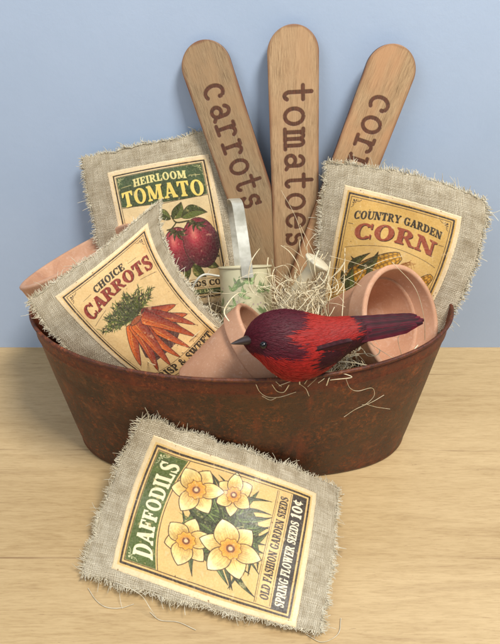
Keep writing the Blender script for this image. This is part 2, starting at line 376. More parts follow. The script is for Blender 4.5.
def tw(s, sp=0.05): return sum(GL[c][0] + sp for c in s) - sp
def text(cv, s, x0, x1, y, h, col, xf=None, sp=0.05, al=1.0, bold=0.0):
    """justify s between x0 and x1, baseline y, cap height h"""
    k = (x1 - x0) / tw(s, sp); x = x0
    for ch in s:
        w, polys = GL[ch]
        for P in polys:
            Q = []
            for (a, b), (c, d) in zip(P, P[1:] + P[:1]):
                n = 1 + int(max(abs(c - a), abs(d - b)) / 0.25)
                for i in range(n): Q.append((a + (c - a) * i / n, b + (d - b) * i / n))
            Q = [(x + a * k, y - b * h) for a, b in Q]
            if xf: Q = [xf(*q) for q in Q]
            cv.fill(Q, col, al)
            if bold: cv.stroke(Q + Q[:1], bold, col, al)
        x += (w + sp) * k

def paper(W, H, seed, inner=(226, 196, 142), outer=(226, 205, 168)):
    cv = Canvas(W, H); Y, X = np.mgrid[0:cv.ny, 0:cv.nx] * cv.r
    n = fbm(X, Y, 2.5, seed)[..., None]; f = fbm(X, Y, 0.25, seed + 9, 3)[..., None]
    e = np.minimum(np.minimum(X, W - X), np.minimum(Y, H - Y))[..., None]
    c = C(*outer) * np.ones_like(n); ins = np.clip((e - 0.7) * 20, 0, 1); c = c * (1 - ins) + C(*inner) * ins
    c = c * (0.93 + 0.15 * n) * (0.97 + 0.06 * f)
    dark = np.clip((n - 0.52) * 3, 0, 1) * np.clip((2.4 - e) / 2.0, 0, 1) * ins
    c = c * (1 - 0.30 * dark * np.array([0.7, 1.0, 1.4]))
    cv.a = np.clip(c, 0, 1); return cv
def ageing(cv, seed, n=170):
    r = np.random.default_rng(seed)
    for _ in range(n):                                        # foxing specks and rubbed print
        x, y = r.random() * cv.W, r.random() * cv.H; e = min(x, cv.W - x, y, cv.H - y)
        if r.random() < np.exp(-e / 2.2) + 0.15:
            s = 0.015 + 0.05 * r.random() ** 3; a = r.random() * 6.3
            P = [(x + s * (0.6 + r.random()) * math.cos(t), y + s * (0.6 + r.random()) * math.sin(t)) for t in np.linspace(0, 6.2, 8)]
            cv.fill(P, C(96, 66, 40) if r.random() < .65 else C(236, 214, 170), 0.65)
    Y, X = np.mgrid[0:cv.ny, 0:cv.nx] * cv.r
    rub = np.clip((fbm(X, Y, 0.35, seed + 3, 3) - 0.70) * 9, 0, 1)[..., None] * 0.55
    cv.a = cv.a * (1 - rub) + C(222, 196, 150) * rub
    cv.a = np.clip(cv.a - .5 + (cv.a - .5) * .24 + .475, 0, 1)
    cv.blur()
DK = C(52, 38, 34)
def border(cv, m=0.95):
    W, H = cv.W, cv.H
    cv.frame(m, m, W - m, H - m, 0.15, DK); cv.frame(m + .24, m + .24, W - m - .24, H - m - .24, 0.05, DK)
def corner(cv, x, y, sx, sy, col):
    for a, b, r in ((.28, .28, .09), (.5, .22, .06), (.22, .5, .06), (.7, .2, .035), (.2, .7, .035), (.45, .45, .05)):
        cv.fill([(x + sx * a + r * math.cos(t), y + sy * b + r * math.sin(t)) for t in np.linspace(0, 6.28, 10)], col)
    cv.stroke(bez([(x + sx * .12, y + sy * .95), (x + sx * .3, y + sy * .75), (x + sx * .36, y + sy * .36), (x + sx * .75, y + sy * .3), (x + sx * .95, y + sy * .12)], 14), 0.04, col)
def leaf(cv, x0, y0, x1, y1, w, c1, c2, bend=0.0, line=DK, veins=6):
    a = np.array([x0, y0]); b = np.array([x1, y1]); d = b - a; n = np.array([-d[1], d[0]]); L = np.linalg.norm(d); n = n / L
    t = np.linspace(0, 1, 16); mid = a + d * t[:, None] + n * (bend * L * np.sin(t * math.pi))[:, None]
    pr = (np.sin(t ** 0.8 * math.pi) * w * .5)[:, None]
    up, dn = mid + n * pr, mid - n * pr
    cv.fill(np.vstack([up, dn[::-1]]), c1); cv.fill(np.vstack([up, mid[::-1]]), c2)
    cv.stroke(np.vstack([up, dn[::-1], up[:1]]), 0.035, line); cv.stroke(mid, 0.035, line)
    for i in range(veins):
        k = 2 + int(i * 12 / max(veins, 1)); cv.stroke([mid[k], mid[min(k + 2, 15)] + n * pr[min(k + 2, 15)] * .8], 0.018, line, .7)
        cv.stroke([mid[k], mid[min(k + 2, 15)] - n * pr[min(k + 2, 15)] * .8], 0.018, line, .7)

def art_daffodils(W, H):
    cv = paper(W, H, 11, inner=(216, 184, 124), outer=(222, 202, 164)); m = 0.95; r = np.random.default_rng(4)
    green = C(84, 102, 52); xc = W / 2
    f = lambda x: 3.05 + 0.62 * ((x - xc) / (xc - 1.2)) ** 2
    xs = np.linspace(m + .3, W - m - .3, 30)
    gcol = lambda X, Y: green * (0.85 + 0.35 * fbm(X, Y, 0.8, 5)[..., None])
    cv.fill([(x, f(x)) for x in xs] + [(W - m - .3, m + .3), (m + .3, m + .3)], gcol)
    cv.stroke([(x, f(x) + .02) for x in xs], 0.07, C(222, 190, 130)); cv.stroke([(x, f(x) + .12) for x in xs], 0.05, DK)
    def xf(x, y):
        top = 1.72; k = (f(x) - .22 - top) / (f(xc) - .22 - top); return x, top + (y - top) * k
    text(cv, 'DAFFODILS', 1.75, W - 1.75, f(xc) - .22, f(xc) - .22 - 1.72, C(60, 70, 38), lambda x, y: (xf(x, y)[0] + .05, xf(x, y)[1] + .05))
    text(cv, 'DAFFODILS', 1.75, W - 1.75, f(xc) - .22, f(xc) - .22 - 1.72, C(238, 226, 190), xf, bold=0.03)
    # blades
    cv.fill([(xc + 2.9 * math.cos(t), 7.7 + 2.7 * math.sin(t)) for t in np.linspace(0, 6.28, 30)], C(58, 68, 42), .8)
    for i in range(70):
        a = r.uniform(-2.9, -0.2) if i % 2 else r.uniform(0.1, 3.0)
        cx, cy = xc + r.uniform(-1.2, 1.2), 7.6 + r.uniform(-1, 1); L = r.uniform(2.6, 4.9)
        x1 = np.clip(cx + L * math.cos(a) * 1.05, 1.6, W - 1.6); y1 = np.clip(cy + L * math.sin(a) * .9, 4.4, 11.0)
        g = r.uniform(.75, 1.15); leaf(cv, cx, cy, x1, y1, r.uniform(.35, .6), C(70, 88, 50) * g, C(108, 124, 72) * g, r.uniform(-.25, .25), C(34, 42, 30), 0)
    for i in range(60):
        a = r.uniform(0, 6.28); q = r.uniform(.2, 3.0); x, y = xc + q * math.cos(a), 7.7 + q * math.sin(a); d = r.uniform(0, 6.28)
        cv.stroke([(x, y), (x + .7 * math.cos(d), y + .7 * math.sin(d))], .1, C(88, 104, 56) if i % 2 else C(40, 50, 32), .8, .02)
    def flower(x, y, R, rot, tint, side=1.0):
        for k in (0, 2, 4, 1, 3, 5):
            a = rot + k * math.pi / 3; ca, sa = math.cos(a), math.sin(a); t = np.linspace(0, 1, 15)
            wv = np.sin(np.clip(t, 0, 1) ** 0.9 * math.pi) ** .8 * .37 * R * (1 + .1 * r.standard_normal())
            lx = t * R * (1 + .06 * r.standard_normal())
            P = [(x + (l * ca - w * sa), y + (l * sa + w * ca) * side) for l, w in zip(lx, wv)] + [(x + (l * ca + w * sa), y + (l * sa - w * ca) * side) for l, w in zip(lx[::-1], wv[::-1])]
            def col(X, Y, x=x, y=y, R=R):
                d = np.clip(np.hypot(X - x, Y - y) / R, 0, 1)[..., None]; n = fbm(X, Y, .3, 8)[..., None]
                return (C(200, 150, 64) * (1 - d) ** .9 + C(250, 238, 184) * (1 - (1 - d) ** .9)) * (.82 + .34 * n) * tint
            cv.fill(P, col); cv.stroke(P + P[:1], .06, C(72, 44, 26))
            for q in (-.7, -.45, -.2, .0, .2, .45, .7):
                j0, j1 = 4, int(r.integers(8, 12))
                for e_ in (.08, -.14): cv.stroke([(x + (lx[j] * ca - wv[j] * (q + e_) * sa), y + (lx[j] * sa + wv[j] * (q + e_) * ca) * side) for j in range(3, j1 - 2)], .022, C(150, 104, 50), .5, .008)
                cv.stroke([(x + (lx[j] * ca - wv[j] * q * sa), y + (lx[j] * sa + wv[j] * q * ca) * side) for j in range(j0, j1)], .03, C(150, 98, 44), .65, .01)
        rc = R * .35; pts = []
        for i in range(48):
            t = i / 48 * 6.283; q = rc * (1 + .09 * math.sin(9 * t)); pts.append((x + q * math.cos(t), y + q * math.sin(t) * side))
        def cc(X, Y, x=x, y=y):
            d = np.clip(np.hypot(X - x, Y - y) / rc, 0, 1)[..., None]; return C(196, 128, 48) * (1 - d) + C(228, 178, 78) * d
        cv.fill(pts, cc); cv.stroke(pts + pts[:1], .05, C(140, 92, 40))
        for i in range(26):
            t = i / 26 * 6.283; cv.stroke([(x + rc * .35 * math.cos(t), y + rc * .35 * math.sin(t) * side), (x + rc * .9 * math.cos(t), y + rc * .9 * math.sin(t) * side)], .025, C(160, 100, 40), .5)
        cv.fill([(x + rc * .42 * math.cos(t), y + rc * .42 * math.sin(t)) for t in np.linspace(0, 6.28, 16)], C(128, 78, 50))
        cv.fill([(x + rc * .22 * math.cos(t), y + rc * .22 * math.sin(t)) for t in np.linspace(0, 6.28, 16)], C(222, 190, 150))
    flower(8.75, 7.75, 1.75, .9, .98, .85); flower(4.0, 5.35, 2.0, .1, .96); flower(8.25, 4.95, 2.05, .3, 1.0); flower(4.5, 8.6, 2.25, .55, 1.0)
    cv.stroke([(m + .35, 11.0), (W - m - .35, 11.0)], .035, DK); cv.stroke([(m + .35, 11.12), (W - m - .35, 11.12)], .02, DK)
    text(cv, 'OLD FASHION GARDEN SEEDS', 1.65, W - 1.65, 11.95, .62, DK, bold=.02)
    cv.stroke([(m + .35, 12.13), (W - m - .35, 12.13)], .03, DK)
    cv.rect(m + .24, 12.25, W - m - .24, 13.4, C(50, 42, 42))
    text(cv, 'SPRING FLOWER SEEDS', 1.5, 8.25, 13.13, .66, C(236, 222, 190), bold=.02)
    text(cv, '10c', 8.5, 10.0, 13.2, .84, C(238, 224, 192), bold=.03)
    border(cv)
    corner(cv, m + .28, m + .28, 1, 1, C(206, 200, 160)); corner(cv, W - m - .28, m + .28, -1, 1, C(206, 200, 160))
    ageing(cv, 21); return cv

def art_carrots(W, H):
    cv = paper(W, H, 31, inner=(218, 188, 138), outer=(220, 200, 164)); r = np.random.default_rng(9); xc = W / 2
    border(cv); text(cv, 'CHOICE', 3.6, 7.3, 2.65, .72, C(44, 36, 32), lambda x, y: (x, y + .03 * (x - xc) ** 2), bold=.03)
    cv.stroke([(2.2, 2.6), (3.2, 2.5)], .03, DK); cv.stroke([(7.8, 2.5), (8.8, 2.6)], .03, DK)
    g = lambda x: .028 * (x - xc) ** 2
    for c, o, b in ((C(70, 30, 26), .06, .03), (C(142, 48, 44), 0, .03)):
        text(cv, 'CARROTS', 1.5, W - 1.5, 4.15, 1.18, c, lambda x, y: (x + o, y + g(x) * (1.1) - .1 + (y - 3.6) * .02 * (x - xc) ** 2 + o), bold=b)
    cv.stroke([(x, 4.42 + .05 * (x - xc) ** 2) for x in np.linspace(1.5, 3.4, 9)], .03, DK); cv.stroke([(x, 4.42 + .05 * (x - xc) ** 2) for x in np.linspace(8.1, W - 1.5, 9)], .03, DK)
    hub = np.array([5.1, 7.1])
    for i in range(1100):                                       # feathery tops
        a = r.uniform(-2.9, -.25); L = r.uniform(.2, 3.1) * (1 - .25 * math.sin(a * 7) ** 2); x, y = hub + np.array([math.cos(a) * L * 1.25, math.sin(a) * L * .80])
        d = a + r.normal(0, .9); q = r.uniform(.2, .55); cc = [C(44, 54, 30), C(66, 82, 38), C(104, 118, 58), C(30, 38, 24)][r.integers(4)]
        cv.stroke([(x, y), (x + q * math.cos(d), y + q * math.sin(d))], .10, cc, .9, .03)
    for i in range(13):
        a = -2.8 + i * .2; cv.stroke([hub, hub + np.array([math.cos(a), math.sin(a)]) * 2.0], .09, C(60, 74, 36), 1, .03)
    tips = [(9.6, 8.9, 1.1), (9.9, 10.2, 1.15), (9.7, 11.3, 1.1), (1.7, 10.9, 1.1), (7.4, 12.3, 1.15), (2.6, 12.2, 1.2), (5.8, 12.35, 1.2), (4.2, 12.4, 1.35), (8.8, 12.0, 1.25)]
    cv.fill([(4.4, 7.3), (5.9, 7.2), (8.2, 9.3), (8.4, 10.6), (6.6, 11.2), (3.6, 11.3), (2.9, 10.5)], C(72, 34, 46), .9)
    for k, (tx, ty, w) in enumerate(tips):
        a = hub + np.array([(tx - 5) * .17, .25]); b = np.array([tx, ty]); d = b - a; L = np.linalg.norm(d); d /= L; n = np.array([-d[1], d[0]]); t = np.linspace(0, 1, 20)
        pr = w * .62 * np.minimum(1, (t / .08 + .25)) * (1 - t) ** .62; mid = a + d * (t * L)[:, None] + n * (.12 * math.sin(k * 2.3) * L * np.sin(t * 3.1))[:, None] * .5
        P = np.vstack([mid + n * pr[:, None], (mid - n * pr[:, None])[::-1]])
        def col(X, Y, a=a, n=n, w=w):
            s = ((X - a[0]) * n[0] + (Y - a[1]) * n[1]) / w; q = np.clip(.5 + s, 0, 1)[..., None]
            return C(134, 52, 52) * (1 - q) ** 1.1 + C(222, 120, 54) * q
        cv.fill(P, col); cv.stroke(np.vstack([P, P[:1]]), .05, C(66, 34, 40))
        for j in range(15):
            q = j % 17 + 1; e = r.uniform(-.6, .9); cv.stroke([mid[q] + n * pr[q] * e, mid[min(q + 1, 19)] + n * pr[q] * (e - .55)], .03, C(110, 50, 58), .8)
        for j in range(6):
            q = int(r.integers(1, 10)); cv.stroke([mid[q] + n * pr[q] * .3, mid[q + 4] + n * pr[q + 4] * .3], .04, C(246, 184, 100), .8, .01)
        cv.stroke([mid[-1], mid[-1] + d * .35], .03, C(90, 50, 40), 1, .01)
    cv.fill([(hub[0] + .75 * math.cos(t), hub[1] + .22 + .27 * math.sin(t)) for t in np.linspace(0, 6.28, 18)], C(156, 86, 54)); cv.stroke([(hub[0] + .75 * math.cos(t), hub[1] + .22 + .27 * math.sin(t)) for t in np.linspace(0, 6.28, 18)], .05, DK)
    cv.stroke([(1.3, 12.3), (W - 1.3, 12.3)], .03, DK)
    text(cv, 'CRISP & SWEET', 1.4, W - 1.3, 13.1, .68, C(40, 32, 30), bold=.04)
    corner(cv, 1.2, 1.2, 1, 1, DK); corner(cv, W - 1.2, 1.2, -1, 1, DK); ageing(cv, 41, 260); return cv

def art_tomato(W, H):
    cv = paper(W, H, 51, inner=(228, 206, 162), outer=(224, 204, 170)); r = np.random.default_rng(5); xc = W / 2; m = .95
    gcol = lambda X, Y: C(62, 88, 58) * (.8 + .4 * fbm(X, Y, .7, 15)[..., None])
    g2 = lambda x: 4.75 - .10 * (x - xc) ** 2 * .12
    cv.fill([(x, g2(x)) for x in np.linspace(m + .3, W - m - .3, 20)] + [(W - m - .3, m + .3), (m + .3, m + .3)], gcol)
    text(cv, 'HEIRLOOM', 2.95, 8.55, 2.45, .84, C(226, 214, 150), lambda x, y: (x, y + .022 * (x - xc) ** 2), bold=.03)
    cv.stroke([(1.6, 2.45), (2.7, 2.35)], .05, C(216, 200, 140)); cv.stroke([(8.8, 2.35), (9.9, 2.45)], .05, C(216, 200, 140))
    for c, o in ((C(34, 44, 30), .08), (C(234, 212, 122), 0)):
        text(cv, 'TOMATO', 1.45, W - 1.45, 4.4, 1.6, c, lambda x, y: (x + o, y + .012 * (x - xc) ** 2 + o), bold=.03)
    cv.stroke([(m + .3, g2(1.25) + .08), (xc, 4.85), (W - m - .3, g2(1.25) + .08)], .05, DK)
    for (a, b, c, d, w) in ((6.0, 10.6, 4.6, 12.0, .9), (7.4, 10.8, 8.6, 12.0, 1.0), (8.6, 10.2, 10.1, 11.3, .9), (7.0, 10.7, 6.6, 12.1, .9), (9.3, 9.6, 10.3, 10.4, .7), (4.6, 10.2, 3.0, 11.4, .9)):
        leaf(cv, a, b, c, d, w, C(74, 92, 44), C(112, 124, 66), .1)
    def tom(x, y, R, ry):
        P = [(x + R * math.cos(t) * (1 + .03 * math.cos(5 * t)), y + ry * math.sin(t) * (1 - .05 * math.cos(2 * t))) for t in np.linspace(0, 6.28, 44)]
        def col(X, Y):
            d = np.clip(np.hypot((X - x + R * .25) / R, (Y - y + ry * .3) / ry) / 1.3, 0, 1)[..., None]; n = fbm(X, Y, .4, 77)[..., None]
            s = np.exp(-(((X - x + R * .32) / (.20 * R)) ** 2 + ((Y - y + ry * .42) / (.34 * ry)) ** 2))[..., None]
            c = (C(186, 58, 78) * (1 - d) + C(86, 24, 62) * d) * (.85 + .3 * n); return c * (1 - .6 * s) + C(240, 180, 150) * .6 * s
        cv.fill(P, col); cv.stroke(P + P[:1], .06, C(50, 22, 36))
        for i in range(34):
            t = r.uniform(-1.2, 1.6); q = r.uniform(.62, .92); a0 = t + .25; cv.stroke([(x + R * q * math.cos(v), y + ry * q * math.sin(v)) for v in np.linspace(t, a0 + .2, 6)], .025, C(70, 24, 48), .6)
        for i in range(10):
            t = -1.2 - i * .15; q = .8 - .04 * i; cv.stroke([(x + R * q * math.cos(v), y + ry * q * math.sin(v)) for v in np.linspace(t, t - .4, 6)], .03, C(222, 130, 120), .5)
    tom(6.45, 9.35, 1.7, 1.9); tom(8.7, 8.95, 1.85, 2.15)
    cv.stroke(bez([(6.2, 6.2), (6.6, 6.9), (8.0, 6.9)], 12), .14, C(58, 62, 36)); cv.stroke(bez([(6.6, 6.9), (6.0, 7.4), (5.5, 7.5)], 12), .12, C(58, 62, 36))
    for x, y in ((8.6, 7.15), (6.5, 7.75)):
        for a in (-2.9, -.3, .35, 1.2, 2.0, 2.8): leaf(cv, x, y, x + 1.05 * math.cos(a), y + .75 * math.sin(a) + .15, .24, C(54, 66, 34), C(88, 98, 50), .15, DK, 0)
    leaf(cv, 6.3, 6.5, 7.5, 5.0, 1.15, C(66, 84, 44), C(106, 120, 66), .1); leaf(cv, 7.2, 6.5, 9.9, 6.3, 1.25, C(66, 84, 44), C(106, 120, 66), -.15); leaf(cv, 6.1, 6.5, 4.3, 5.6, 1.0, C(66, 84, 44), C(106, 120, 66), .1)
    cv.stroke([(1.3, 12.15), (W - 1.3, 12.15)], .03, DK)
    text(cv, 'GARDEN SEEDS CO', 1.7, W - 1.5, 12.75, .46, C(44, 36, 32), bold=.03)
    cv.stroke([(2.0, 12.88), (W - 2.0, 12.88)], .02, DK)
    cv.rect(1.25, 13.0, W - 1.25, 13.38, gcol); text(cv, 'CHOICE SEEDS', 3.2, W - 2.4, 13.31, .25, C(206, 208, 150))
    border(cv); corner(cv, 1.2, 1.2, 1, 1, C(196, 190, 140)); corner(cv, W - 1.2, 1.2, -1, 1, C(196, 190, 140)); ageing(cv, 61); return cv

def art_corn(W, H):
    cv = paper(W, H, 71, inner=(214, 176, 104)); r = np.random.default_rng(8); xc = W / 2; border(cv)
    Y, X = np.mgrid[0:cv.ny, 0:cv.nx] * cv.r; k = np.exp(-(((X - xc) / 3.6) ** 2 + ((Y - 8.5) / 4.2) ** 2))[..., None] * .75
    cv.a = cv.a * (1 - k) + C(232, 212, 166) * k
    text(cv, 'COUNTRY GARDEN', 1.75, W - 1.75, 2.75, .72, C(44, 36, 32), lambda x, y: (x, y + .03 * (x - xc) ** 2 - .1), bold=.03)
    for c, o in ((C(74, 36, 26), .07), (C(160, 82, 60), 0)):
        text(cv, 'CORN', 2.0, W - 2.0, 4.6, 1.42, c, lambda x, y: (x + o, y + .035 * (x - xc) ** 2 - .15 + o), bold=.03)
    cv.stroke([(1.35, 3.6), (1.8, 3.6)], .04, DK); cv.stroke([(W - 1.8, 3.7), (W - 1.35, 3.7)], .04, DK)
    cv.stroke([(x, 5.0 + .05 * (x - xc) ** 2) for x in np.linspace(1.5, W - 1.5, 20)], .035, DK)
    lv = lambda a, b, c, d, w, q, bd: leaf(cv, a, b, c, d, w, C(62, 78, 42) * q, C(98, 112, 60) * q, bd, DK, 4)
    lv(3.4, 9.6, 2.2, 6.6, .9, 1, .2); lv(3.0, 9.3, 3.9, 5.9, .9, .9, -.25); lv(3.4, 8.8, 5.2, 6.6, .8, 1.1, .2); lv(6.0, 9.6, 9.5, 8.3, 1.0, .9, .3); lv(6.4, 9.8, 9.3, 10.6, .9, 1, -.2); lv(3.0, 9.5, 1.6, 8.2, .8, .9, -.2)
    def cob(x0, y0, x1, y1, w, kc):
        a = np.array([x0, y0]); b = np.array([x1, y1]); d = b - a; L = np.linalg.norm(d); d = d / L; n = np.array([-d[1], d[0]]); t = np.linspace(0, 1, 24)
        pr = w * .5 * (1 - np.clip((t - .35) / .68, 0, 1) ** 2.2) ** .5 * (.85 + .15 * np.minimum(1, t * 4)); mid = a + d * (t * L)[:, None]
        P = np.vstack([mid + n * pr[:, None], (mid - n * pr[:, None])[::-1]])
        def col(X, Y):
            s = ((X - a[0]) * n[0] + (Y - a[1]) * n[1]); l = ((X - a[0]) * d[0] + (Y - a[1]) * d[1]); ls = np.clip(l / L, 0, 1)
            ph = np.arcsin(np.clip(s / (w * .5) / np.maximum((1 - np.clip((ls - .35) / .68, 0, 1) ** 2.2) ** .5, .2), -1, 1)) * 3.4
            g = np.abs(np.sin(ph * 1.57)) ** .5 * np.abs(np.sin(l / .20 * 1.57 + (np.floor(ph / 2) % 2) * .8)) ** .5
            sh = (1 - .35 * np.abs(s / w * 2) ** 2); return kc * (.52 + .5 * g[..., None]) * sh[..., None]
        cv.fill(P, col); cv.stroke(np.vstack([P, P[:1]]), .05, DK)
    cob(2.5, 8.9, 6.7, 5.55, 2.1, C(232, 178, 66)); cob(8.2, 9.6, 10.0, 6.7, 1.3, C(226, 170, 62))
    lv(3.0, 10.2, 3.9, 6.6, 1.1, 1.05, .25); lv(4.4, 10.6, 7.2, 7.9, 1.1, .95, -.15); lv(3.0, 7.6, 4.6, 5.6, .8, .9, .2); lv(3.2, 10.8, 2.6, 7.6, 1.0, 1.1, -.1)
    for i in range(14): cv.stroke(bez([(6.9, 6.4), (7.2 + .05 * i, 6.2 + r.uniform(-.3, .3)), (7.8 + r.uniform(-.3, .5), 6.0 + r.uniform(-.4, .7))], 8), .03, C(150, 100, 50))
    cv.stroke([(1.3, 12.2), (W - 1.3, 12.2)], .03, DK); text(cv, 'GARDEN SEEDS', 1.8, W - 1.8, 13.1, .62, C(44, 36, 32), bold=.03)
    corner(cv, 1.2, 1.2, 1, 1, DK); corner(cv, W - 1.2, 1.2, -1, 1, DK); ageing(cv, 81, 240); return cv

# ------------------------------------------------------------------ the setting
WALL_Y = 12.35
V = [(-160, WALL_Y, 0), (160, WALL_Y, 0), (160, WALL_Y, 150), (-160, WALL_Y, 150)]
V += [(x, y + 6, z) for x, y, z in V]
cubeF = np.array([[0, 1, 2, 3], [5, 4, 7, 6], [4, 0, 3, 7], [1, 5, 6, 2], [3, 2, 6, 7], [4, 5, 1, 0]])
tag(mesh('wall', V, cubeF, mat_wall(), smooth=False), kind='structure')
V = [(-160, -110, -4), (160, -110, -4), (160, WALL_Y - .02, -4), (-160, WALL_Y - .02, -4), (-160, -110, 0), (160, -110, 0), (160, WALL_Y - .02, 0), (-160, WALL_Y - .02, 0)]
cubeT = np.array([[3, 2, 1, 0], [4, 5, 6, 7], [0, 1, 5, 4], [1, 2, 6, 5], [2, 3, 7, 6], [3, 0, 4, 7]])
tag(mesh('table_surface', V, cubeT, mat_table(), smooth=False), kind='structure')

# ------------------------------------------------------------------ the tub
TH = 14.7; RA, RB, RN = 19.0, 11.5, 2.03; BA, BB, BN = 16.5, 7.9, 2.7; BOY = -0.45
def sup(a, b, n, t):
    c, s = np.cos(t), np.sin(t); return a * np.sign(c) * np.abs(c) ** (2 / n), b * np.sign(s) * np.abs(s) ** (2 / n)
def tub_ring(z, off=0.0, N=200):
    t = np.linspace(0, 2 * np.pi, N, endpoint=False); h = np.clip(z / TH, 0, 1)
    xr, yr = sup(RA, RB, RN, t); xb, yb = sup(BA, BB, BN, t); w = h ** .9
    x = xb * (1 - w) + xr * w; y = (yb + BOY) * (1 - w) + yr * w
    # outward offset
    tx, ty = np.roll(x, -1) - np.roll(x, 1), np.roll(y, -1) - np.roll(y, 1); L = np.hypot(tx, ty) + 1e-9
    lift = 0.0 * h ** 3 * (np.abs(x) / RA) ** 4
    return np.stack([x + ty / L * off, y - tx / L * off, np.full(N, float(z)) + lift], 1)
tub = empty('metal_tub', (0, 0, 0), 'oval rusty brown metal tub that holds all the pots and stakes', 'tub')
prof = [(0.05, -.6), (0.0, -.12), (.12, 0.02), (.35, .06), (.6, 0.0)] + [(z, 0) for z in np.linspace(1.0, TH - 1.75, 22)] + [(TH - 1.55, .07), (TH - 1.35, .0), (TH - .7, 0), (TH - .1, 0)]
inner = [(TH - .1, -.12), (TH * .5, -.12), (.3, -.12), (.2, -.6)]
rings = [tub_ring(z, o) for z, o in prof] + [tub_ring(z, o) for z, o in inner]
zs = [z for z, o in prof] + [z for z, o in inner]
VV = np.stack(rings, 1)                                        # (N, k, 3)
N_, K_ = VV.shape[:2]
F = gridF(N_, K_, wrapu=True)
V = VV.reshape(-1, 3)
band = np.tile(np.clip((np.array(zs) - (TH - 2.3)) / .8, 0, 1), N_)
dent = 0.10 * (vnoise(V[:, 0], V[:, 2], 3.2, 3) - .5); V = V + np.stack([0 * dent, dent, 0 * dent], 1)
rust = mat_rust()
mesh('body', V, F, rust, tub, extra={'band': band})
r0 = tub_ring(.12, -.5); c0 = r0.mean(0)
Vb = np.vstack([c0[None], r0, ]); Fb = [(0, i + 1, (i + 1) % N_ + 1) for i in range(N_)]
mesh('bottom', Vb, Fb, rust, tub, smooth=False)
V, F = tube(tub_ring(TH, -.02), .17, 10, closed=True)
mesh('rolled_rim', V, F, rust, tub, extra={'band': np.full(len(V), .45)})

# ------------------------------------------------------------------ wooden stakes
def strk(s):
    A = lambda cx, cy, rx, ry, a0, a1, n=14: [(cx + rx * math.cos(a), cy + ry * math.sin(a)) for a in np.radians(np.linspace(a0, a1, n))]
    return {
     'c': [A(.38, .35, .29, .32, 60, 300), [(.58, .55), (.58, .50)]],
     'a': [A(.36, .48, .2, .18, 160, 0), [(.56, .48), (.56, .12), (.70, .04)], A(.34, .20, .21, .17, 35, 325)],
     'r': [[(.24, .02), (.24, .66)], [(.06, .02), (.46, .02)], [(.08, .66), (.24, .66)], A(.46, .42, .2, .22, 165, 35)],
     'o': [A(.38, .35, .30, .32, 108, 262), A(.38, .35, .30, .32, -82, 88)],
     't': [[(.32, .95), (.32, .20)], A(.46, .20, .14, .17, 180, 330), [(.08, .66), (.24, .66)], [(.34, .66), (.60, .66)]],
     's': [A(.36, .50, .20, .16, 40, 250), A(.38, .19, .21, .17, 85, -140), [(.56, .68), (.56, .54)], [(.16, .16), (.16, .02)]],
     'm': [[(.14, .02), (.14, .66)], [(.02, .66), (.14, .66)], [(.02, .02), (.28, .02)], A(.28, .50, .13, .16, 160, 0), [(.41, .50), (.41, .02)], [(.34, .02), (.50, .02)], A(.55, .50, .13, .16, 160, 0), [(.68, .50), (.68, .02)], [(.61, .02), (.82, .02)]],
     'n': [[(.18, .02), (.18, .66)], [(.04, .66), (.18, .66)], [(.04, .02), (.32, .02)], A(.38, .46, .19, .2, 160, 0), [(.57, .46), (.57, .02)], [(.46, .02), (.72, .02)]],
     'e': [A(.38, .35, .29, .32, 0, 150), A(.38, .35, .29, .32, 165, 325), [(.12, .36), (.66, .36)]],
    }[s]
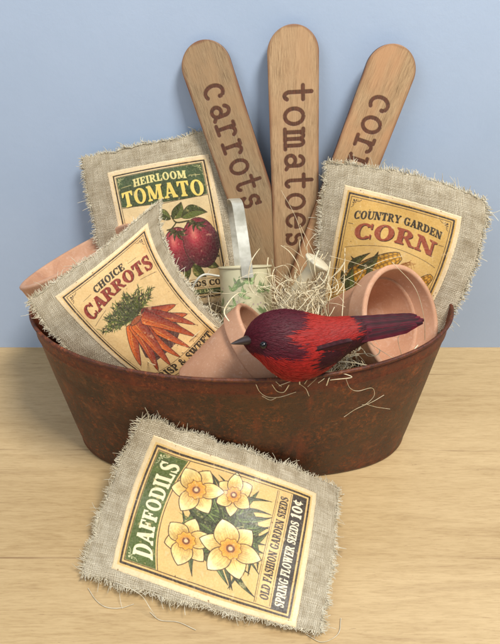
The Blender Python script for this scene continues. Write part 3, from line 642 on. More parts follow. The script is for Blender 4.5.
def stake(word, top, bot, nrm_hint, Wd, start, adv, size, mat, label, texty=0.0):
    top = np.asarray(top, float); bot = np.asarray(bot, float); ax = nrm(bot - top); L = np.linalg.norm(bot - top)
    sd = nrm(np.cross(ax, nrm_hint)); nn = nrm(np.cross(sd, ax))
    if nn[1] > 0: nn = -nn
    if sd[0] < 0: sd = -sd
    R = Wd / 2; root = empty('wooden_stake', bot, label, 'plant stake', 'wooden plant name stakes fanned out at the back of the tub')
    cv = Canvas(Wd, L, .02, (0, 0, 0)); x = start
    for ch in word:                                           # text runs down the stake, letter tops point to the right
        for st in strk(ch):
            cv.stroke([(Wd / 2 + texty + (b - .35) * size, x + a * adv) for a, b in st], .36 * size / 2.6, (1, 1, 1))
        x += adv * (.95 if ch == 'm' else .86)
    ns, nt = int(L / .045), 110
    s = np.concatenate([R * np.linspace(0, 1, 70)[:-1] ** 1.8, np.linspace(R, L, ns - 69)])
    w = np.where(s < R, np.sqrt(np.maximum(R * R - (R - s) ** 2, 0)), R)
    tt = np.linspace(-1, 1, nt); bev = np.clip((1 - np.abs(tt)) * R / .12, 0, 1)
    Sg, Tg = np.meshgrid(s, tt, indexing='ij'); X = Tg * w[:, None]
    ed = np.minimum(w[:, None] - np.abs(X), 9); ed = np.minimum(ed, Sg + .0)
    dip = .06 * (1 - np.clip(ed / .12, 0, 1)) ** 2
    warp = .02 * (vnoise(Sg, X, 4, 5) - .5)
    th = .52
    P = top + ax * Sg[..., None] + sd * X[..., None] + nn * (th / 2 - dip + warp)[..., None]
    Q = top + ax * Sg[..., None] + sd * X[..., None] - nn * (th / 2)
    Vf = P.reshape(-1, 3); ink = cv.sample(X + Wd / 2, Sg)[..., 0].reshape(-1)
    edge = np.clip(1 - (ed / .32), 0, 1) * (.35 + .9 * vnoise(Sg, X, 1.6, int(start * 10))); edge = np.clip(edge, 0, 1).reshape(-1)
    Ff = gridF(ns, nt)
    b = [np.arange(ns) * nt, np.arange(ns) * nt + nt - 1]
    Vb = Q[:, [0, -1]].reshape(-1, 3); off = len(Vf); k = np.arange(ns - 1)
    F1 = np.stack([k * nt, (k + 1) * nt, off + 2 * (k + 1), off + 2 * k], 1); F2 = np.stack([k * nt + nt - 1, off + 2 * k + 1, off + 2 * (k + 1) + 1, (k + 1) * nt + nt - 1], 1)
    F3 = np.stack([off + 2 * k, off + 2 * (k + 1), off + 2 * (k + 1) + 1, off + 2 * k + 1], 1)
    e = ns - 1; F4 = np.array([[e * nt, e * nt + nt - 1, off + 2 * e + 1, off + 2 * e]])
    V = np.vstack([Vf, Vb]); F = np.vstack([Ff, F1, F2, F3, F4])
    uv = np.vstack([np.stack([X.ravel(), Sg.ravel()], 1), np.stack([np.tile([-R, R], ns), np.repeat(s, 2)], 1)])
    mesh('board', V, F, mat, root, uvs=uv, extra={'ink': np.concatenate([ink, np.zeros(2 * ns)]), 'edge': np.concatenate([edge, np.full(2 * ns, .8)])})
    return root
h1 = [srgb(110, 86, 58), srgb(148, 122, 88), srgb(178, 152, 116), srgb(88, 68, 46), srgb(170, 136, 98)]
h2 = [srgb(130, 98, 66), srgb(174, 140, 100), srgb(202, 170, 130), srgb(106, 78, 50), srgb(190, 152, 112)]
h3 = [srgb(126, 96, 64), srgb(168, 136, 96), srgb(196, 164, 124), srgb(104, 78, 50), srgb(194, 146, 104)]
def stake_px(xt, yt, xm, ym, Yt, Ym, zend):
    a = atY(xt, yt, Yt); b = atY(xm, ym, Ym); d = (b - a) / (b[2] - a[2]); return a, a + d * (zend - a[2])
fr = (0, -1, 0.12)
a, b = stake_px(198, 41, 250, 195, 11.75, 9.6, 2.5)
stake('carrots', a, b, fr, 4.55, 3.7, 2.05, 2.6, mat_wood('stake_wood_grey', 1, h1), 'leftmost wooden stake, greyer board with the word carrots burned down it', -.1)
a, b = stake_px(292.5, 24, 296, 250, 11.5, 8.6, 2.5)
stake('tomatoes', a, b, fr, 4.6, 4.8, 2.27, 2.7, mat_wood('stake_wood_golden', 2, h2), 'tallest upright wooden stake in the middle with the word tomatoes burned in')
a, b = stake_px(400, 45, 357, 158, 11.0, 9.3, 4.5)
stake('corn', a, b, fr, 4.55, 4.3, 2.15, 2.6, mat_wood('stake_wood_orange', 3, h3), 'right wooden stake leaning right behind the corn packet, lettered corn', .1)

# ------------------------------------------------------------------ burlap seed packets
burlap = mat_burlap(); labelm = mat_label(); threadm = mat_thread('burlap_thread', srgb(196, 183, 152), srgb(238, 230, 206))
def lag(t): return np.stack([(1 - t) * (1 - 2 * t), 4 * t * (1 - t), t * (2 * t - 1)], -1)
class Packet:
    def __init__(s, ctrl, thick, label_uv, seed, size, rough=.12):
        s.c = np.asarray(ctrl, float).reshape(3, 3, 3)          # [v][u]
        s.th = thick;  s.seed = seed; s.size = size; s.rough = rough
    def S(s, u, v):
        U = lag(u); Vv = lag(v); return np.einsum('...i,...j,ijk->...k', Vv, U, s.c)
    def N(s, u, v, e=1e-3):
        n = np.cross(s.S(u + e, v) - s.S(u - e, v), s.S(u, v - e) - s.S(u, v + e)); return n / (np.linalg.norm(n, axis=-1)[..., None] + 1e-12)
    def puff(s, u, v):
        f = lambda t: np.clip(1 - np.abs(2 * t - 1) ** 3.2, 0, 1) ** .8
        w = (vnoise(u * 9, v * 9, 2.6, s.seed) - .5) * .48 + (vnoise(u * 9, v * 9, 1.1, s.seed + 1) - .5) * .17
        return s.th * f(u) * f(v), w * (np.clip(f(u) * f(v), 0, 1) * .8 + .25)
    def front(s, u, v, off=0.0):
        h, w = s.puff(u, v); return s.S(u, v) + s.N(u, v) * (h * .5 + w + off)[..., None]
    def back(s, u, v):
        h, w = s.puff(u, v); return s.S(u, v) - s.N(u, v) * (h * .5 - w + .04)[..., None]
def _label_at(s, px):
    s.lu = []
    for x, y in px:                                            # where on the bag each label corner is glued
        q = np.array([.5, .5])
        pr = lambda q: (lambda d: np.array([250 + FPX * (d @ RT) / (d @ FW), 322 - FPX * (d @ UP) / (d @ FW)]))(s.S(np.array(q[0]), np.array(q[1])) + s.N(np.array(q[0]), np.array(q[1])) * s.th * .35 - CAM)
        for _ in range(25):
            f = pr(q) - (x, y); J = np.stack([(pr(q + e) - pr(q)) / 1e-4 for e in np.eye(2) * 1e-4], 1); q = q - np.linalg.solve(J, f)
        s.lu.append(q)
    print('label uv', np.round(s.lu, 3).tolist())
Packet.label_at = _label_at
def build_packet(pk, art, label, stray=()):
    W, H = pk.size; r = np.random.default_rng(pk.seed)
    base = pk.c.reshape(-1, 3).mean(0); zmin = pk.c[..., 2].min(); base[2] = zmin
    root = empty('seed_packet', base, label, 'seed packet', 'burlap seed packets with printed labels')
    n1, n2 = int(W / .16), int(H / .16)
    u = np.linspace(0, 1, n1); v = np.linspace(0, 1, n2); U, Vv = np.meshgrid(u, v, indexing='ij')
    # ragged outline
    eu = (fbm(Vv * H, 0 * Vv + 3, 1.3, pk.seed, 3) - .5) * .85 / W; ev = (fbm(U * W, 0 * U + 9, 1.3, pk.seed + 5, 3) - .5) * .85 / H
    U2 = U + eu * np.abs(2 * U - 1) ** 6 * 1.0; V2 = Vv + ev * np.abs(2 * Vv - 1) ** 6
    A = pk.front(U2, V2); B = pk.back(U2, V2); Vs = np.vstack([A.reshape(-1, 3), B.reshape(-1, 3)]); o = n1 * n2
    F = np.vstack([gridF(n1, n2, flip=True), gridF(n1, n2, o)])
    def strip(ix): ix = np.asarray(ix); return np.stack([ix[:-1], ix[1:], ix[1:] + o, ix[:-1] + o], 1)
    I = np.arange(n1 * n2).reshape(n1, n2)
    F = np.vstack([F, strip(I[:, 0]), strip(I[::-1, -1]), strip(I[0, ::-1]), strip(I[-1, :])])
    uv = np.stack([U2.ravel() * W, V2.ravel() * H], 1); uv = np.vstack([uv, uv])
    mesh('burlap_bag', Vs, F, burlap, root, uvs=uv)
    # frayed threads
    parts = []
    def thread(u0, v0, du, dv, L):
        k = 5; t = np.linspace(0, 1, k); a = r.normal(0, .20); cu = r.normal(0, .3)
        dirx, diry = du * math.cos(a) - dv * math.sin(a), du * math.sin(a) + dv * math.cos(a)
        px = dirx * t * L + -diry * cu * L * t * t; py = diry * t * L + dirx * cu * L * t * t
        uu, vv = u0 + px / W, v0 + py / H; uc, vc = np.clip(uu, -.02, 1.02), np.clip(vv, -.02, 1.02)
        lift = r.normal(0, .09) * t * L * 2 + r.uniform(-.08, .08); P = pk.S(uu, vv) + pk.N(uc, vc) * lift[:, None]
        parts.append(tube(P, np.linspace(.034, .016, k) * r.uniform(.8, 1.4), 3))
    for (side, n) in ((0, int(H / .052)), (1, int(H / .052)), (2, int(W / .052)), (3, int(W / .052))):
        jit = r.random(400) * 0 + 1
        for i in range(n):
            q = (i + r.random()) / n; L = (.14 + .32 * r.random()) * (1.0 + 1.1 * max(0, vnoise(q * 12, side * 7.0, 1.0, pk.seed + 2) - .45)) * (2.4 if r.random() < .05 else 1)
            e1 = (fbm(np.array(q * H), np.array(3.), 1.3, pk.seed, 3) - .5) * .85 / W; e2 = (fbm(np.array(q * W), np.array(9.), 1.3, pk.seed + 5, 3) - .5) * .85 / H
            if side == 0: thread(.006 + e1, q, -1, 0, L + .1)
            if side == 1: thread(.994 + e1, q, 1, 0, L + .1)
            if side == 2: thread(q, .006 + e2, 0, -1, L + .1)
            if side == 3: thread(q, .994 + e2, 0, 1, L + .1)
    for i in range(44):                                        # loose threads lying along the hem
        side = i % 4; q = r.random() * .9; k = 7; t = np.linspace(0, 1, k); l = r.uniform(.6, 2.2)
        off = r.normal(0, .14, k) * .7 + r.uniform(-.12, .14)
        if side < 2: vv = q + t * l / H; uu = (0 if side == 0 else 1) + (off / W) * (-1 if side == 0 else 1)
        else: uu = q + t * l / W; vv = (0 if side == 2 else 1) + (off / H) * (-1 if side == 2 else 1)
        P = pk.S(uu, vv) + pk.N(np.clip(uu, 0, 1), np.clip(vv, 0, 1)) * (r.uniform(.03, .16, k))[:, None]; parts.append(tube(bez(P, 12), .022, 3))
    for s_ in stray: parts.append(tube(bez(s_, 24), .026, 4))
    V, F = join(parts); mesh('frayed_threads', V, F, threadm, root)
    # printed label
    LW, LH = art.W, art.H; a1, a2 = int(LW / .028), int(LH / .028)
    X, Y = np.meshgrid(np.linspace(0, LW, a1), np.linspace(0, LH, a2), indexing='ij'); p, q = X / LW, Y / LH
    X2 = X; c = np.array(pk.lu)                                # TL TR BR BL in (u,v)
    rag = .05 * (fbm(X + Y * 3, Y * 0 + 1, .5, pk.seed, 2) - .5)
    p2 = p + rag / LW * np.abs(2 * p - 1) ** 12; q2 = q + rag / LH * np.abs(2 * q - 1) ** 12
    uvp = (c[0] * ((1 - p2) * (1 - q2))[..., None] + c[1] * (p2 * (1 - q2))[..., None] + c[2] * (p2 * q2)[..., None] + c[3] * ((1 - p2) * q2)[..., None])
    edge = np.minimum(np.minimum(p, 1 - p) * LW, np.minimum(q, 1 - q) * LH)
    P = pk.front(uvp[..., 0], uvp[..., 1], .055) ; Nn = pk.N(uvp[..., 0], uvp[..., 1])
    P = P - Nn * (.05 * (1 - np.clip(edge / .06, 0, 1)))[..., None]
    CR = .36; col = lin(art.sample(CR + X * (LW - 2 * CR) / LW, CR + Y * (LH - 2 * CR) / LH)).reshape(-1, 3)
    lab = mesh('paper_label', P.reshape(-1, 3), gridF(a1, a2, flip=True), labelm, root, colors=col)
    return root

LW, LH = 11.5, 14.6
# daffodil packet: label top points to the left of the picture, propped on the foot of the tub
dz = lambda x, y, z: atZ(x, y, z)
def tub_touch(x, y, gap):
    r = ray(x, y)
    for t in np.arange(30, 90, .05):
        p = CAM + r * t; h = min(max(p[2] / TH, 0), 1) ** .9; a = BA * (1 - h) + RA * h + gap; b = BB * (1 - h) + RB * h + gap; n_ = BN * (1 - h) + RN * h
        if p[2] <= gap * .6 or (p[2] < TH and abs(p[0] / a) ** n_ + abs((p[1] - BOY * (1 - h)) / b) ** n_ < 1): return p
    return p
ctrl = [dz(82, 574, .75), dz(108, 492, 3.0), tub_touch(141, 418, .5),
        dz(198, 606, .9), dz(220, 527, 2.2), tub_touch(243, 450, .5),
        dz(320, 632, .7), dz(332, 562, 1.1), tub_touch(338, 487, .9)]
print('daffodil ctrl', np.round(ctrl, 1).tolist())
pk_d = Packet(ctrl, 1.5, None, 3, (17.5, 20.5))
pk_d.label_at([(111, 567), (153, 437), (318, 492), (296, 625)])
# the three packets in the tub: planes given by a point and a normal
def plane_ctrl(pts, P, N, offs):
    return [atP(x, y, P, N) + nrm(N) * o for (x, y), o in zip(pts, offs)]
ct = plane_ctrl([(82, 158), (155, 142), (234, 126), (97, 236), (170, 222), (252, 214), (118, 330), (190, 326), (266, 320)], (-10, 11.2, 24), (0, -1, .22), [0, .1, 0, .1, .2, .0, 0, 0, 0])
pk_t = Packet(ct, 1.0, None, 13, (17.0, 20)); pk_t.label_at([(107, 173), (208.6, 154), (235, 300), (138, 312)])
cc_ = plane_ctrl([(327, 161), (408, 174), (486, 199), (317, 250), (392, 266), (467, 284), (306, 335), (360, 352), (405, 372)], (17.8, 1.2, 15.2), (-.45, -1, .34), [0, .1, .2, -.5, -.6, 1.3, -3.2, -3.2, 2.6])
pk_c = Packet(cc_, 1.2, None, 23, (16.5, 20.5)); pk_c.label_at([(344.6, 185), (461.6, 217), (402, 350), (321, 322)])
ck = plane_ctrl([(29, 300), (97, 252), (160, 200), (80, 360), (133, 320), (179, 272), (150, 415), (200, 394), (247, 347)], (-17.4, -5.0, 15.9), (.25, -.92, .30), [0, .1, .2, 0, .4, 0, -1.6, -1.2, -.8])
pk_k = Packet(ck, 1.1, None, 33, (16.5, 20.5)); pk_k.label_at([(54.6, 297), (148, 223), (230, 339), (161, 392)])
if __name__ == '__main__' and not globals().get('NOART'):
    build_packet(pk_t, art_tomato(LW, LH), 'burlap packet with green heirloom tomato label, at the back left by the wall')
    build_packet(pk_c, art_corn(LW, LH), 'burlap packet with yellow country garden corn label, behind the open pot on the right')
    build_packet(pk_k, art_carrots(LW, LH), 'burlap packet with orange carrots on its label, tilted over the left end of the tub')
    build_packet(pk_d, art_daffodils(LW, LH), 'burlap packet with daffodils label, propped on the table against the tub front', stray=[[atZ(x, y, .12) for x, y in q] for q in ([(88, 588), (96, 600), (106, 607), (120, 608), (134, 604)], [(150, 612), (160, 620), (178, 622), (196, 630)], [(306, 634), (322, 642), (338, 634), (341, 618)])] + [[atZ(x, y, z) for x, y, z in ((130, 588, 2.2), (142, 596, 1.9), (150, 608, 1.2), (156, 617, .4))]])

# ------------------------------------------------------------------ terracotta pots
terra = mat_terracotta()
POTS = []
def pot(centre, axis, Ro, Hh, label, flip=False):
    """centre = middle of the mouth, axis points out of the mouth"""
    n = nrm(axis); POTS.append((np.asarray(centre, float), n, Ro, Hh)); a = nrm(np.cross(n, (0.1, 0.2, 1))); b = np.cross(n, a); c = np.asarray(centre, float); k = Ro / 4.85; hc = 2.0 * k
    root = empty('terracotta_pot', c - n * Hh, label, 'flower pot', 'small terracotta pots in the tub')
    def lathe(prof):
        prof = np.array(prof); t = np.linspace(0, 2 * np.pi, 96, endpoint=False)
        P = c + n * prof[None, :, 1, None] + prof[None, :, 0, None] * (np.cos(t)[:, None, None] * a + np.sin(t)[:, None, None] * b)
        return P.reshape(-1, 3), gridF(96, len(prof), wrapu=True)
    w = .42 * k
    bodyp = [(0.01, -Hh), (Ro * .58, -Hh), (Ro * .61, -Hh + .12), (Ro * .62, -Hh + .3), (Ro * .86, -hc - .25), (Ro * .865, -hc + .05), (Ro * .865, -hc + .3), (Ro * .80, -hc + .3), (Ro * .79, -hc), (Ro * .56, -Hh + .5), (0.01, -Hh + .5)]
    V, F = lathe(bodyp); mesh('body', V, F, terra, root)
    rimp = [(Ro * .868, -hc + .02), (Ro * .93, -hc - .0), (Ro * .955, -hc + .08), (Ro * .965, -hc + .2), (Ro * .99, -.35), (Ro, -.22), (Ro * .995, -.08), (Ro * .975, -.01), (Ro - w * .8, 0.0), (Ro - w * 1.05, -.06), (Ro - w * 1.15, -.2), (Ro - w * 1.25, -.5), (Ro * .82, -hc * .85), (Ro * .79, -hc)]
    V, F = lathe(rimp); mesh('rim', V, F, terra, root)
    return root
def cdir(cx, rx, ux): return -FW * cx + RT * rx + UP * ux
pot(atY(403.5, 320.5, -3.6), cdir(.80, .58, .10), 4.95, 7.6, 'terracotta pot lying on its side with its open mouth facing out on the right')
pot(atY(268, 343, -5.6), cdir(.26, .80, .56), 4.15, 7.8, 'terracotta pot tipped over in the middle with its mouth behind the red bird')
pot(atY(76, 254, 4.6), cdir(.36, -.44, .82), 6.1, 9.6, 'terracotta pot at the left end, mostly hidden behind the carrots packet')

# ------------------------------------------------------------------ watering can
cream = mat_vcol('painted_cream_tin', .38, .1, 90)
wc_o = atY(245, 267, 3.2); wax = nrm(UP * .97 - FW * .12 + RT * -.04); wr = RT - wax * (RT @ wax); wr = nrm(wr); wf = nrm(np.cross(wr, wax))
if wf @ FW > 0: wf = -wf                                    # wf points to the viewer
can = empty('watering_can', wc_o - wax * 7, 'tiny cream watering can with green leaf pattern and upright strap handle', 'watering can')
Rc, Hc = 2.45, 7.2
art = Canvas(16, Hc, .02, C(206, 200, 164)); rr = np.random.default_rng(2)
for i in range(46):
    x = rr.uniform(0, 16); y = rr.uniform(1.2, 6.2); q = rr.uniform(.8, 1.15)
    for k in range(7):
        a = -1.57 + rr.normal(0, .7); L = rr.uniform(.4, 1.1); leaf(art, x, y, x + L * math.cos(a), y + L * math.sin(a), .24, C(150, 172, 116) * q, C(178, 194, 140) * q, 0, C(110, 130, 84), 0)
for i in range(40):
    x, y = rr.uniform(0, 16), rr.uniform(.6, 6); art.fill([(x + .09 * math.cos(t), y + .09 * math.sin(t)) for t in np.linspace(0, 6.28, 8)], C(170, 140, 150), .7)
th_ = np.linspace(0, 2 * np.pi, 240, endpoint=False); hh = np.linspace(0, Hc, 120)
TT, HH = np.meshgrid(th_, hh, indexing='ij'); rad = Rc * (1 - .02 * HH / Hc)
P = wc_o - wax * HH[..., None] + rad[..., None] * (np.cos(TT)[..., None] * wr + np.sin(TT)[..., None] * wf)
mesh('can_body', P.reshape(-1, 3), gridF(240, 120, wrapu=True), cream, can, colors=lin(art.sample(TT / (2 * np.pi) * 15.4, HH)).reshape(-1, 3))
t = np.linspace(0, 2 * np.pi, 64, endpoint=False)
V, F = tube(wc_o + (Rc + .02) * (np.cos(t)[:, None] * wr + np.sin(t)[:, None] * wf), .12, 8, closed=True)
cr = lin(C(196, 188, 154)); mesh('rim', V, F, cream, can, colors=cr)
lid = [wc_o - wax * .15] + [wc_o - wax * .15 + (Rc - .05) * (math.cos(x) * wr + math.sin(x) * wf) for x in t]
mesh('top_plate', lid, [(0, i + 1, (i + 1) % 64 + 1) for i in range(64)], cream, can, colors=cr)
def strap(pts, across, w, th):
    P = bez(pts, 40); A = nrm(across); T = np.gradient(P, axis=0); T /= np.linalg.norm(T, axis=1)[:, None]; Nn = np.cross(T, A); Nn /= np.linalg.norm(Nn, axis=1)[:, None]
    q = [(-w / 2, -th / 2), (w / 2, -th / 2), (w / 2, th / 2), (-w / 2, th / 2)]
    V = np.stack([P + A * a + Nn * b for a, b in q], 1).reshape(-1, 3); k = np.arange(39); F = []
    for j in range(4): F.append(np.stack([k * 4 + j, k * 4 + (j + 1) % 4, (k + 1) * 4 + (j + 1) % 4, (k + 1) * 4 + j], 1))
    F.append(np.array([[0, 1, 2, 3], [156, 159, 158, 157]])); return V, np.vstack(F)
f0 = wc_o + wf * (Rc + .26) + wr * .25
wl = -wr * .19
strap_pts = [f0 - wax * .9, f0 + wax * 1.2 + wl * .8, f0 + wax * 3.8 + wl * 2.2 - wf * .3, f0 + wax * 5.8 + wl * 3.6 - wf * 1.2, wc_o + wax * 6.35 + wl * 4.6, wc_o + wax * 5.6 + wl * 4.8 - wf * 1.5, wc_o + wax * 3.2 + wl * 3.9 - wf * 2.3, wc_o - wax * .6 + wl * 2.6 - wf * 2.4]
band_m = mat_plain('worn_cream_metal', srgb(176, 172, 154), .3, .3, srgb(208, 204, 188), 120)
V, F = strap(strap_pts, nrm(wr + wf * .25), 1.05, .09); mesh('strap_handle', V, F, band_m, can, smooth=False)
sp0, sp1 = atY(280, 314, .4), atY(316, 264, .9)
V, F = tube(bez([wc_o - wax * 5.4 + wr * 1.8, sp0, sp1], 20), np.linspace(.75, .62, 20), 14); mesh('spout', V, F, cream, can, colors=lin(C(206, 196, 168)))
dn = nrm(sp1 - sp0); da = nrm(np.cross(dn, FW)); db = np.cross(dn, da); V = []
for (rr_, zz) in ((.6, -.6), (.85, -.2), (1.2, .1), (1.28, .2), (1.24, .3), (1.0, .38), (0.01, .48)):
    V += [sp1 + dn * zz + rr_ * (math.cos(x) * da + math.sin(x) * db) for x in t]
V = np.array(V); F = np.array([[i * 64 + j, i * 64 + (j + 1) % 64, (i + 1) * 64 + (j + 1) % 64, (i + 1) * 64 + j] for i in range(6) for j in range(64)])
mesh('sprinkler_rose', V, F, cream, can, colors=lin(C(214, 206, 180)))
V, F = tube(bez([atY(219, 276, 1.5), atY(203, 275, .6), atY(193, 287, .2), atY(193, 303, .1), atY(203, 315, .2), atY(220, 321, .8)], 40), .10, 8); mesh('wire_handle', V, F, cream, can, colors=lin(C(206, 204, 190)))

# ------------------------------------------------------------------ bird
feath = mat_vcol('dyed_feathers', .55, .06, 600, 0, .25); felt = mat_vcol('plumage_base', .7, .06, 500, 0, .25)
prof = np.array([(243, 341, 3), (247, 339, 10), (252, 338, 16), (260, 338, 22.5), (270, 341, 29.5), (285, 344.5, 35), (300, 346, 34.5), (315, 345.5, 30.5), (330, 342.5, 25), (345, 336, 19), (358, 332, 14.5), (370, 329.5, 10), (380, 328, 6), (386, 327.5, 2.5)], float)
YB = -10.3
def bird_c(x):
    y = np.interp(x, prof[:, 0], prof[:, 1]); h = np.interp(x, prof[:, 0], prof[:, 2]); return y, h
rf = np.random.default_rng(12)
birdY = lambda x: YB + .012 * (x - 300)
sx = bez(np.column_stack([prof, 0 * prof[:, 0]])[:, :3], 60)
cen = np.array([atY(x, y, birdY(x)) for x, y, h in sx]); depth = (cen - CAM) @ FW
hw = sx[:, 2] * depth / FPX; thk = hw * .80
bird = empty('toy_bird', cen[:, :].mean(0) - np.array([0, 0, 3]), 'red feathered craft bird with dark purple head and long maroon tail', 'bird ornament')
na = 40; aa = np.linspace(0, 2 * np.pi, na, endpoint=False)
def bcol(x, w):
    """x in picture px along the bird, w from -1 (belly) to 1 (back)"""
    x = np.asarray(x, float); w = np.asarray(w, float); y0, h = bird_c(x); y = y0 - w * h
    red = np.array([146, 27, 22.]) / 255; pur = np.array([74, 13, 27.]) / 255; mar = np.array([60, 10, 20.]) / 255; org = np.array([150, 36, 24.]) / 255
    c = red[None] * np.ones((len(x), 1)); k = np.clip(w * .8, 0, 1)[:, None]; c = c * (1 - k) + org * k
    x = x + rf.normal(0, 1.2, len(x)); y = y + rf.normal(0, .7, len(y))
    head = (x < 297 - 14 * np.exp(-((y - 336) / 7) ** 2)) & (y < 351 + (x - 250) * .17); c[head] = pur
    c[(x > 349 + (y - 330) * .5)] = mar
    c[(x > 306) & (x < 356) & (y > 352 - (x - 312) * .30) & (y < 372 - (x - 312) * .15)] = mar * .8
    return c
VB = []; CB = []
for i in range(len(sx)):
    for a in aa:
        VB.append(cen[i] + UP * hw[i] * math.sin(a) - FW * thk[i] * math.cos(a)); CB.append((sx[i, 0], math.sin(a)))
CB = np.array(CB); order = gridF(len(sx), na)
k = np.arange(len(sx) - 1); wrapF = np.stack([k * na + na - 1, (k + 1) * na + na - 1, (k + 1) * na, k * na], 1)
VB = np.array(VB); body = mesh('body', VB, np.vstack([order, wrapF]), felt, bird, colors=lin(bcol(CB[:, 0], CB[:, 1])))
rf = np.random.default_rng(12)
arc = np.concatenate([[0], np.cumsum(np.linalg.norm(np.diff(cen, axis=0), axis=1))])
def bsurf(t, a):
    """surface point and normal at arc length t, angle a"""
    t = np.clip(t, 0, arc[-1]); c = np.stack([np.interp(t, arc, cen[:, k]) for k in range(3)], -1); h = np.interp(t, arc, hw)[..., None]; k_ = np.interp(t, arc, thk)[..., None]
    sa, ca = np.sin(a)[..., None], np.cos(a)[..., None]; n = UP * sa / np.maximum(h, .1) - FW * ca / np.maximum(k_, .1)
    return c + UP * h * sa - FW * k_ * ca, n / np.linalg.norm(n, axis=-1)[..., None]
NF = 15000; ft = arc[-1] * rf.random(NF) ** .85; fa = rf.uniform(0, 2 * np.pi, NF); fx = np.interp(ft, arc, sx[:, 0])
small = np.clip((fx - 240) / 55, .22, 1); fL = rf.uniform(.8, 1.7, NF) * small; fw_ = rf.uniform(.06, .115, NF) * (.5 + .5 * small)
ts = np.array([0, .2, .45, .7, .88, 1.0]); ws = np.array([.4, .9, 1.0, .9, .6, .05])
drift = rf.normal(0, .10, NF); T2 = ft[:, None] + fL[:, None] * ts; A2 = fa[:, None] + (drift * fL)[:, None] * ts / 2.0
P, Nn = bsurf(T2, A2); over = np.maximum(T2 - arc[-1], 0)[..., None]; P = P + nrm(cen[-1] - cen[-4]) * over
P = P + Nn * (.012 + (.03 + .05 * rf.random(NF))[:, None] * ts ** 1.3)[..., None]
D = np.gradient(P, axis=1); sd_ = np.cross(D, Nn); sd_ /= np.linalg.norm(sd_, axis=-1)[..., None] + 1e-9
hwid = (fw_[:, None] * ws / 2)[..., None]; Vf = np.stack([P - sd_ * hwid - Nn * .012, P, P + sd_ * hwid - Nn * .012], 2)
fc = bcol(fx + fL * 3.5, np.sin(fa)) * (.90 + .20 * rf.random(NF))[:, None]
Cf = fc[:, None, None] * np.array([.86, .92, 1, 1.04, 1.08, 1.1])[None, :, None, None] * np.array([.97, .93, 1.0])[None, None, :, None]
q = np.arange(5); fq = np.vstack([np.stack([q * 3, q * 3 + 1, q * 3 + 4, q * 3 + 3], 1), np.stack([q * 3 + 1, q * 3 + 2, q * 3 + 5, q * 3 + 4], 1)])
F = (fq[None] + (np.arange(NF) * 18)[:, None, None]).reshape(-1, 4)
mesh('plumage', Vf.reshape(-1, 3), F, feath, body, colors=lin(np.clip(Cf.reshape(-1, 3), 0, 1)))
# tail
tl = []; mar = np.array([74, 12, 26.]) / 255
base = np.array([atY(340, 331.5, birdY(345) - .1), atY(424.5, 322, birdY(424) - 1.2)]); td = nrm(base[1] - base[0]); Lt = np.linalg.norm(base[1] - base[0]); tn = nrm(-FW + UP * .3)
for i in range(11):
    f = (i - 5) / 5.0; b = base[0] + UP * f * -.86 + tn * (.2 - .2 * abs(f)); tip = base[1] + UP * f * -.50 - td * (abs(f) * .55 + .25 * (i % 2) + .5 * max(f, 0)) + tn * .05 * i
    d = tip - b; tl.append((b, nrm(d), tn, np.linalg.norm(d), .62, mar * (.8 + .5 * (i % 3) / 2)))
def long_feather(b, d, n, L, w, c):
    ts = np.linspace(0, 1, 26); ws = np.interp(ts, [0, .15, .7, .93, 1], [.3, .85, 1, .85, .35]) * w / 2; d = nrm(d); n = nrm(n - d * (n @ d)); s = np.cross(d, n); us = np.linspace(-1, 1, 9)
    mid = b + d * (ts * L)[:, None] - n * (.02 * L * np.sin(ts * 3.1))[:, None]
    P = mid[:, None] + s * (us[None, :, None] * ws[:, None, None]) + n * (.10 * (1 - np.abs(us)) [None, :, None] + .03 * np.sin(ts * 40)[:, None, None] * np.abs(us)[None, :, None])
    cc = c * (.75 + .5 * vnoise(ts[:, None] * 30 + np.abs(us)[None] * 6, us[None] * 3 + 0 * ts[:, None], 1.0, 4))[..., None]; cc[:, 4] = cc[:, 4] * .5
    return P.reshape(-1, 3), gridF(26, 9), cc.reshape(-1, 3)
tailroot = None; Vs, Fs, Cs, o = [], [], [], 0
for i, (b, d, n, L, w, c) in enumerate(tl):
    V, F, cc = long_feather(b, d, n, L, w, c); Vs.append(V); Fs.append(F + o); Cs.append(cc); o += len(V)
mesh('tail', np.vstack(Vs), np.vstack(Fs), feath, bird, colors=lin(np.vstack(Cs)))
wl_ = []
for i in range(10):
    x0 = 310 + 2.0 * i; y0 = 352 + 1.0 * i - .2 * i; b = atY(x0, y0, birdY(x0) - 1.75 + .06 * i); e = atY(352 - i * 1.2, 341 + i * 1.6, birdY(350) - 1.4)
    V, F, cc = long_feather(b, e - b, tn - UP * .6, np.linalg.norm(e - b), .62, mar * (.7 + .3 * (i % 2))); wl_.append((V, F, cc))
o = 0; Vs, Fs, Cs = [], [], []
for V, F, cc in wl_: Vs.append(V); Fs.append(F + o); Cs.append(cc); o += len(V)
mesh('wing', np.vstack(Vs), np.vstack(Fs), feath, bird, colors=lin(np.vstack(Cs)))
bk0, bk1 = atY(248, 340, birdY(248) - .5), atY(230.5, 344, birdY(231) - 1.4)
ts = np.linspace(0, 1, 12); V, F = tube(bk0 + (bk1 - bk0) * ts[:, None], .40 * (1 - ts) ** .8 + .01, 16, flat=.8)
mesh('beak', V, F, mat_plain('dark_horn', srgb(44, 32, 30), .4), bird)
ec = atY(263.5, 345, birdY(263) - 1.72); en = nrm(CAM - ec); ea = nrm(np.cross(en, UP)); eb = np.cross(en, ea); V = []
for ph in np.linspace(0, math.pi, 10):
    for x in np.linspace(0, 2 * np.pi, 20, endpoint=False): V.append(ec + .27 * (en * math.cos(ph) + math.sin(ph) * (ea * math.cos(x) + eb * math.sin(x))))
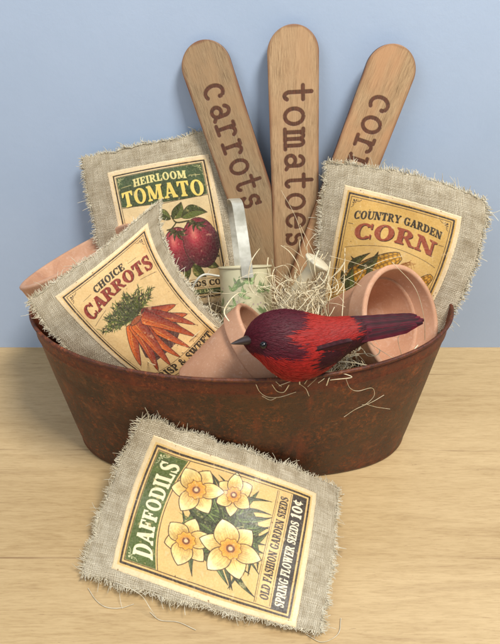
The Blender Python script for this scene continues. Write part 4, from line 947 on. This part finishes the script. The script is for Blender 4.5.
F = np.array([[i * 20 + j, i * 20 + (j + 1) % 20, (i + 1) * 20 + (j + 1) % 20, (i + 1) * 20 + j] for i in range(9) for j in range(20)])
mesh('eye', np.array(V), F, mat_plain('black_bead', srgb(14, 12, 14), .08), bird)

# ------------------------------------------------------------------ wood wool nest
straw = mat_thread('pale_wood_wool', srgb(206, 186, 142), srgb(240, 228, 196))
rs = np.random.default_rng(77); parts = []
def in_pot(p):
    for c, n, R, H in POTS:
        d = p - c; h = -(d @ n)
        if -1.0 < h < H and np.linalg.norm(d + n * h) < R * (1.1 - .35 * max(h, 0) / H): return True
    return False
def strand(p, L, r, curl=1.0, flat=.5):
    if in_pot(np.asarray(p)): return
    k = 7; d = nrm(rs.normal(0, 1, 3) * np.array([1, .8, .55])); P = [np.asarray(p, float)]; w = nrm(rs.normal(0, 1, 3))
    for i in range(k):
        d = nrm(d + np.cross(w, d) * .55 * curl * rs.uniform(.3, 1.3) + rs.normal(0, .16, 3)); P.append(P[-1] + d * L / k)
    if any(in_pot(q) for q in P): return
    parts.append(tube(bez(P, 14), r, 4, flat=flat))
def inside(p, m=.5):
    h = np.clip(p[2] / TH, 0, 1) ** .9; a = BA * (1 - h) + RA * h - m; b = BB * (1 - h) + RB * h - m; return abs(p[0] / a) ** 2 + abs(p[1] / b) ** 2 < 1
n = 0
while n < 900:                                                # filling
    p = np.array([rs.uniform(-17, 17), rs.uniform(-10, 10), rs.uniform(8.5, 11.5)])
    if p[0] < -3 and p[1] < -2: continue
    if inside(p, 3.6): strand(p, rs.uniform(3, 6), rs.uniform(.03, .06)); n += 1
for i in range(380):                                          # tuft behind the bird
    x, y = rs.normal(303, 28), rs.normal(306, 14)
    if x < 246 or x > 356 or y < 284 - .3 * (x - 300) * (x > 300): continue
    p = atY(x, y, rs.uniform(-4.5, 1.5)); strand(p, rs.uniform(2.5, 6.5), rs.uniform(.02, .075), .8, .3)
for i in range(340):                                          # tuft in front, between bird and open pot
    x, y = rs.uniform(292, 372), rs.uniform(350, 378); p = atY(x, y, rs.uniform(-8.5, -5)); p[2] = min(p[2], 15.2)
    strand(p, rs.uniform(1.8, 4), rs.uniform(.025, .055), 1.2)
def on_tub(pts, r=.03):
    P = [tub_touch(x, y, .12) for x, y in pts]; parts.append(tube(bez(P, 30), r, 5, flat=.7))
def px_strand(pts, Y, r=.035, ys=None):
    P = [atY(x, y, (Y if ys is None else ys[i])) for i, (x, y) in enumerate(pts)]; parts.append(tube(bez(P, 30), r, 5, flat=.6))
on_tub([(256, 384.5), (260, 392), (268, 397), (280, 397), (296, 392)], .035); on_tub([(262, 396), (270, 400), (276, 398)]); on_tub([(272, 384.5), (277, 391), (284, 392), (289, 385)], .05)
on_tub([(346, 379), (350, 388), (358, 391), (372, 388), (374, 396), (366, 404), (362, 405)], .022); on_tub([(344, 417), (356, 409), (372, 402), (384, 395)], .022); on_tub([(366, 404), (376, 407), (390, 409)], .02)
on_tub([(300, 384), (306, 389), (309, 396)], .03);
for i in range(7):                                           # short pieces hooked over the rim under the bird
    x = rs.uniform(270, 350); yb = np.interp(x, [268, 330, 372], [382.5, 379.5, 373]); P = [atY(x + rs.normal(0, 6), yb - rs.uniform(10, 24), rs.uniform(-9.5, -7)), atY(x + rs.normal(0, 3), yb - 5, -10.2)]
    q = tub_touch(x, yb + 2.0, .1); P.append(q + np.array([0, 0, .35])); P.append(tub_touch(x + rs.normal(0, 7), yb + rs.uniform(2.5, 8), .12)); parts.append(tube(bez(P, 20), rs.uniform(.028, .05), 5, flat=.6))
px_strand([(368, 366), (392, 360), (410, 353), (418, 345)], -8.5, .06, [-8.5, -8.2, -7.4, -6.8])
px_strand([(392, 262), (415, 288), (424, 318), (425, 340)], -4.5, .035)
px_strand([(350, 330), (380, 350), (400, 362)], -8.4, .035)
px_strand([(300, 225), (318, 262), (330, 290)], 4.5, .035, [6, 4, 1])
px_strand([(281, 190), (296, 218), (306, 250)], 6.5, .03, [8.3, 7.5, 6])
px_strand([(330, 256), (352, 262), (376, 270)], 1.5, .03)
px_strand([(318, 300), (345, 280), (380, 262), (402, 256)], 2, .035, [0, 0, 1, 2])
px_strand([(274, 268), (286, 266), (292, 280), (298, 296)], -.5, .045)
px_strand([(345, 248), (344, 285), (342, 318)], 0, .04, [3, -1, -5.2])
px_strand([(378, 345), (372, 335), (388, 322)], -7, .03)
px_strand([(405, 366), (398, 340), (404, 332)], -7, .03)
px_strand([(296, 378), (330, 372), (352, 377), (330, 380)], -10.6, .05)
px_strand([(300, 372), (340, 362), (372, 366)], -9.6, .06)
V, F = join(parts)
tag(mesh('wood_wool', V, F, straw), label='tangle of pale curly wood wool filling the tub around the bird', cat='wood wool', kind='stuff')
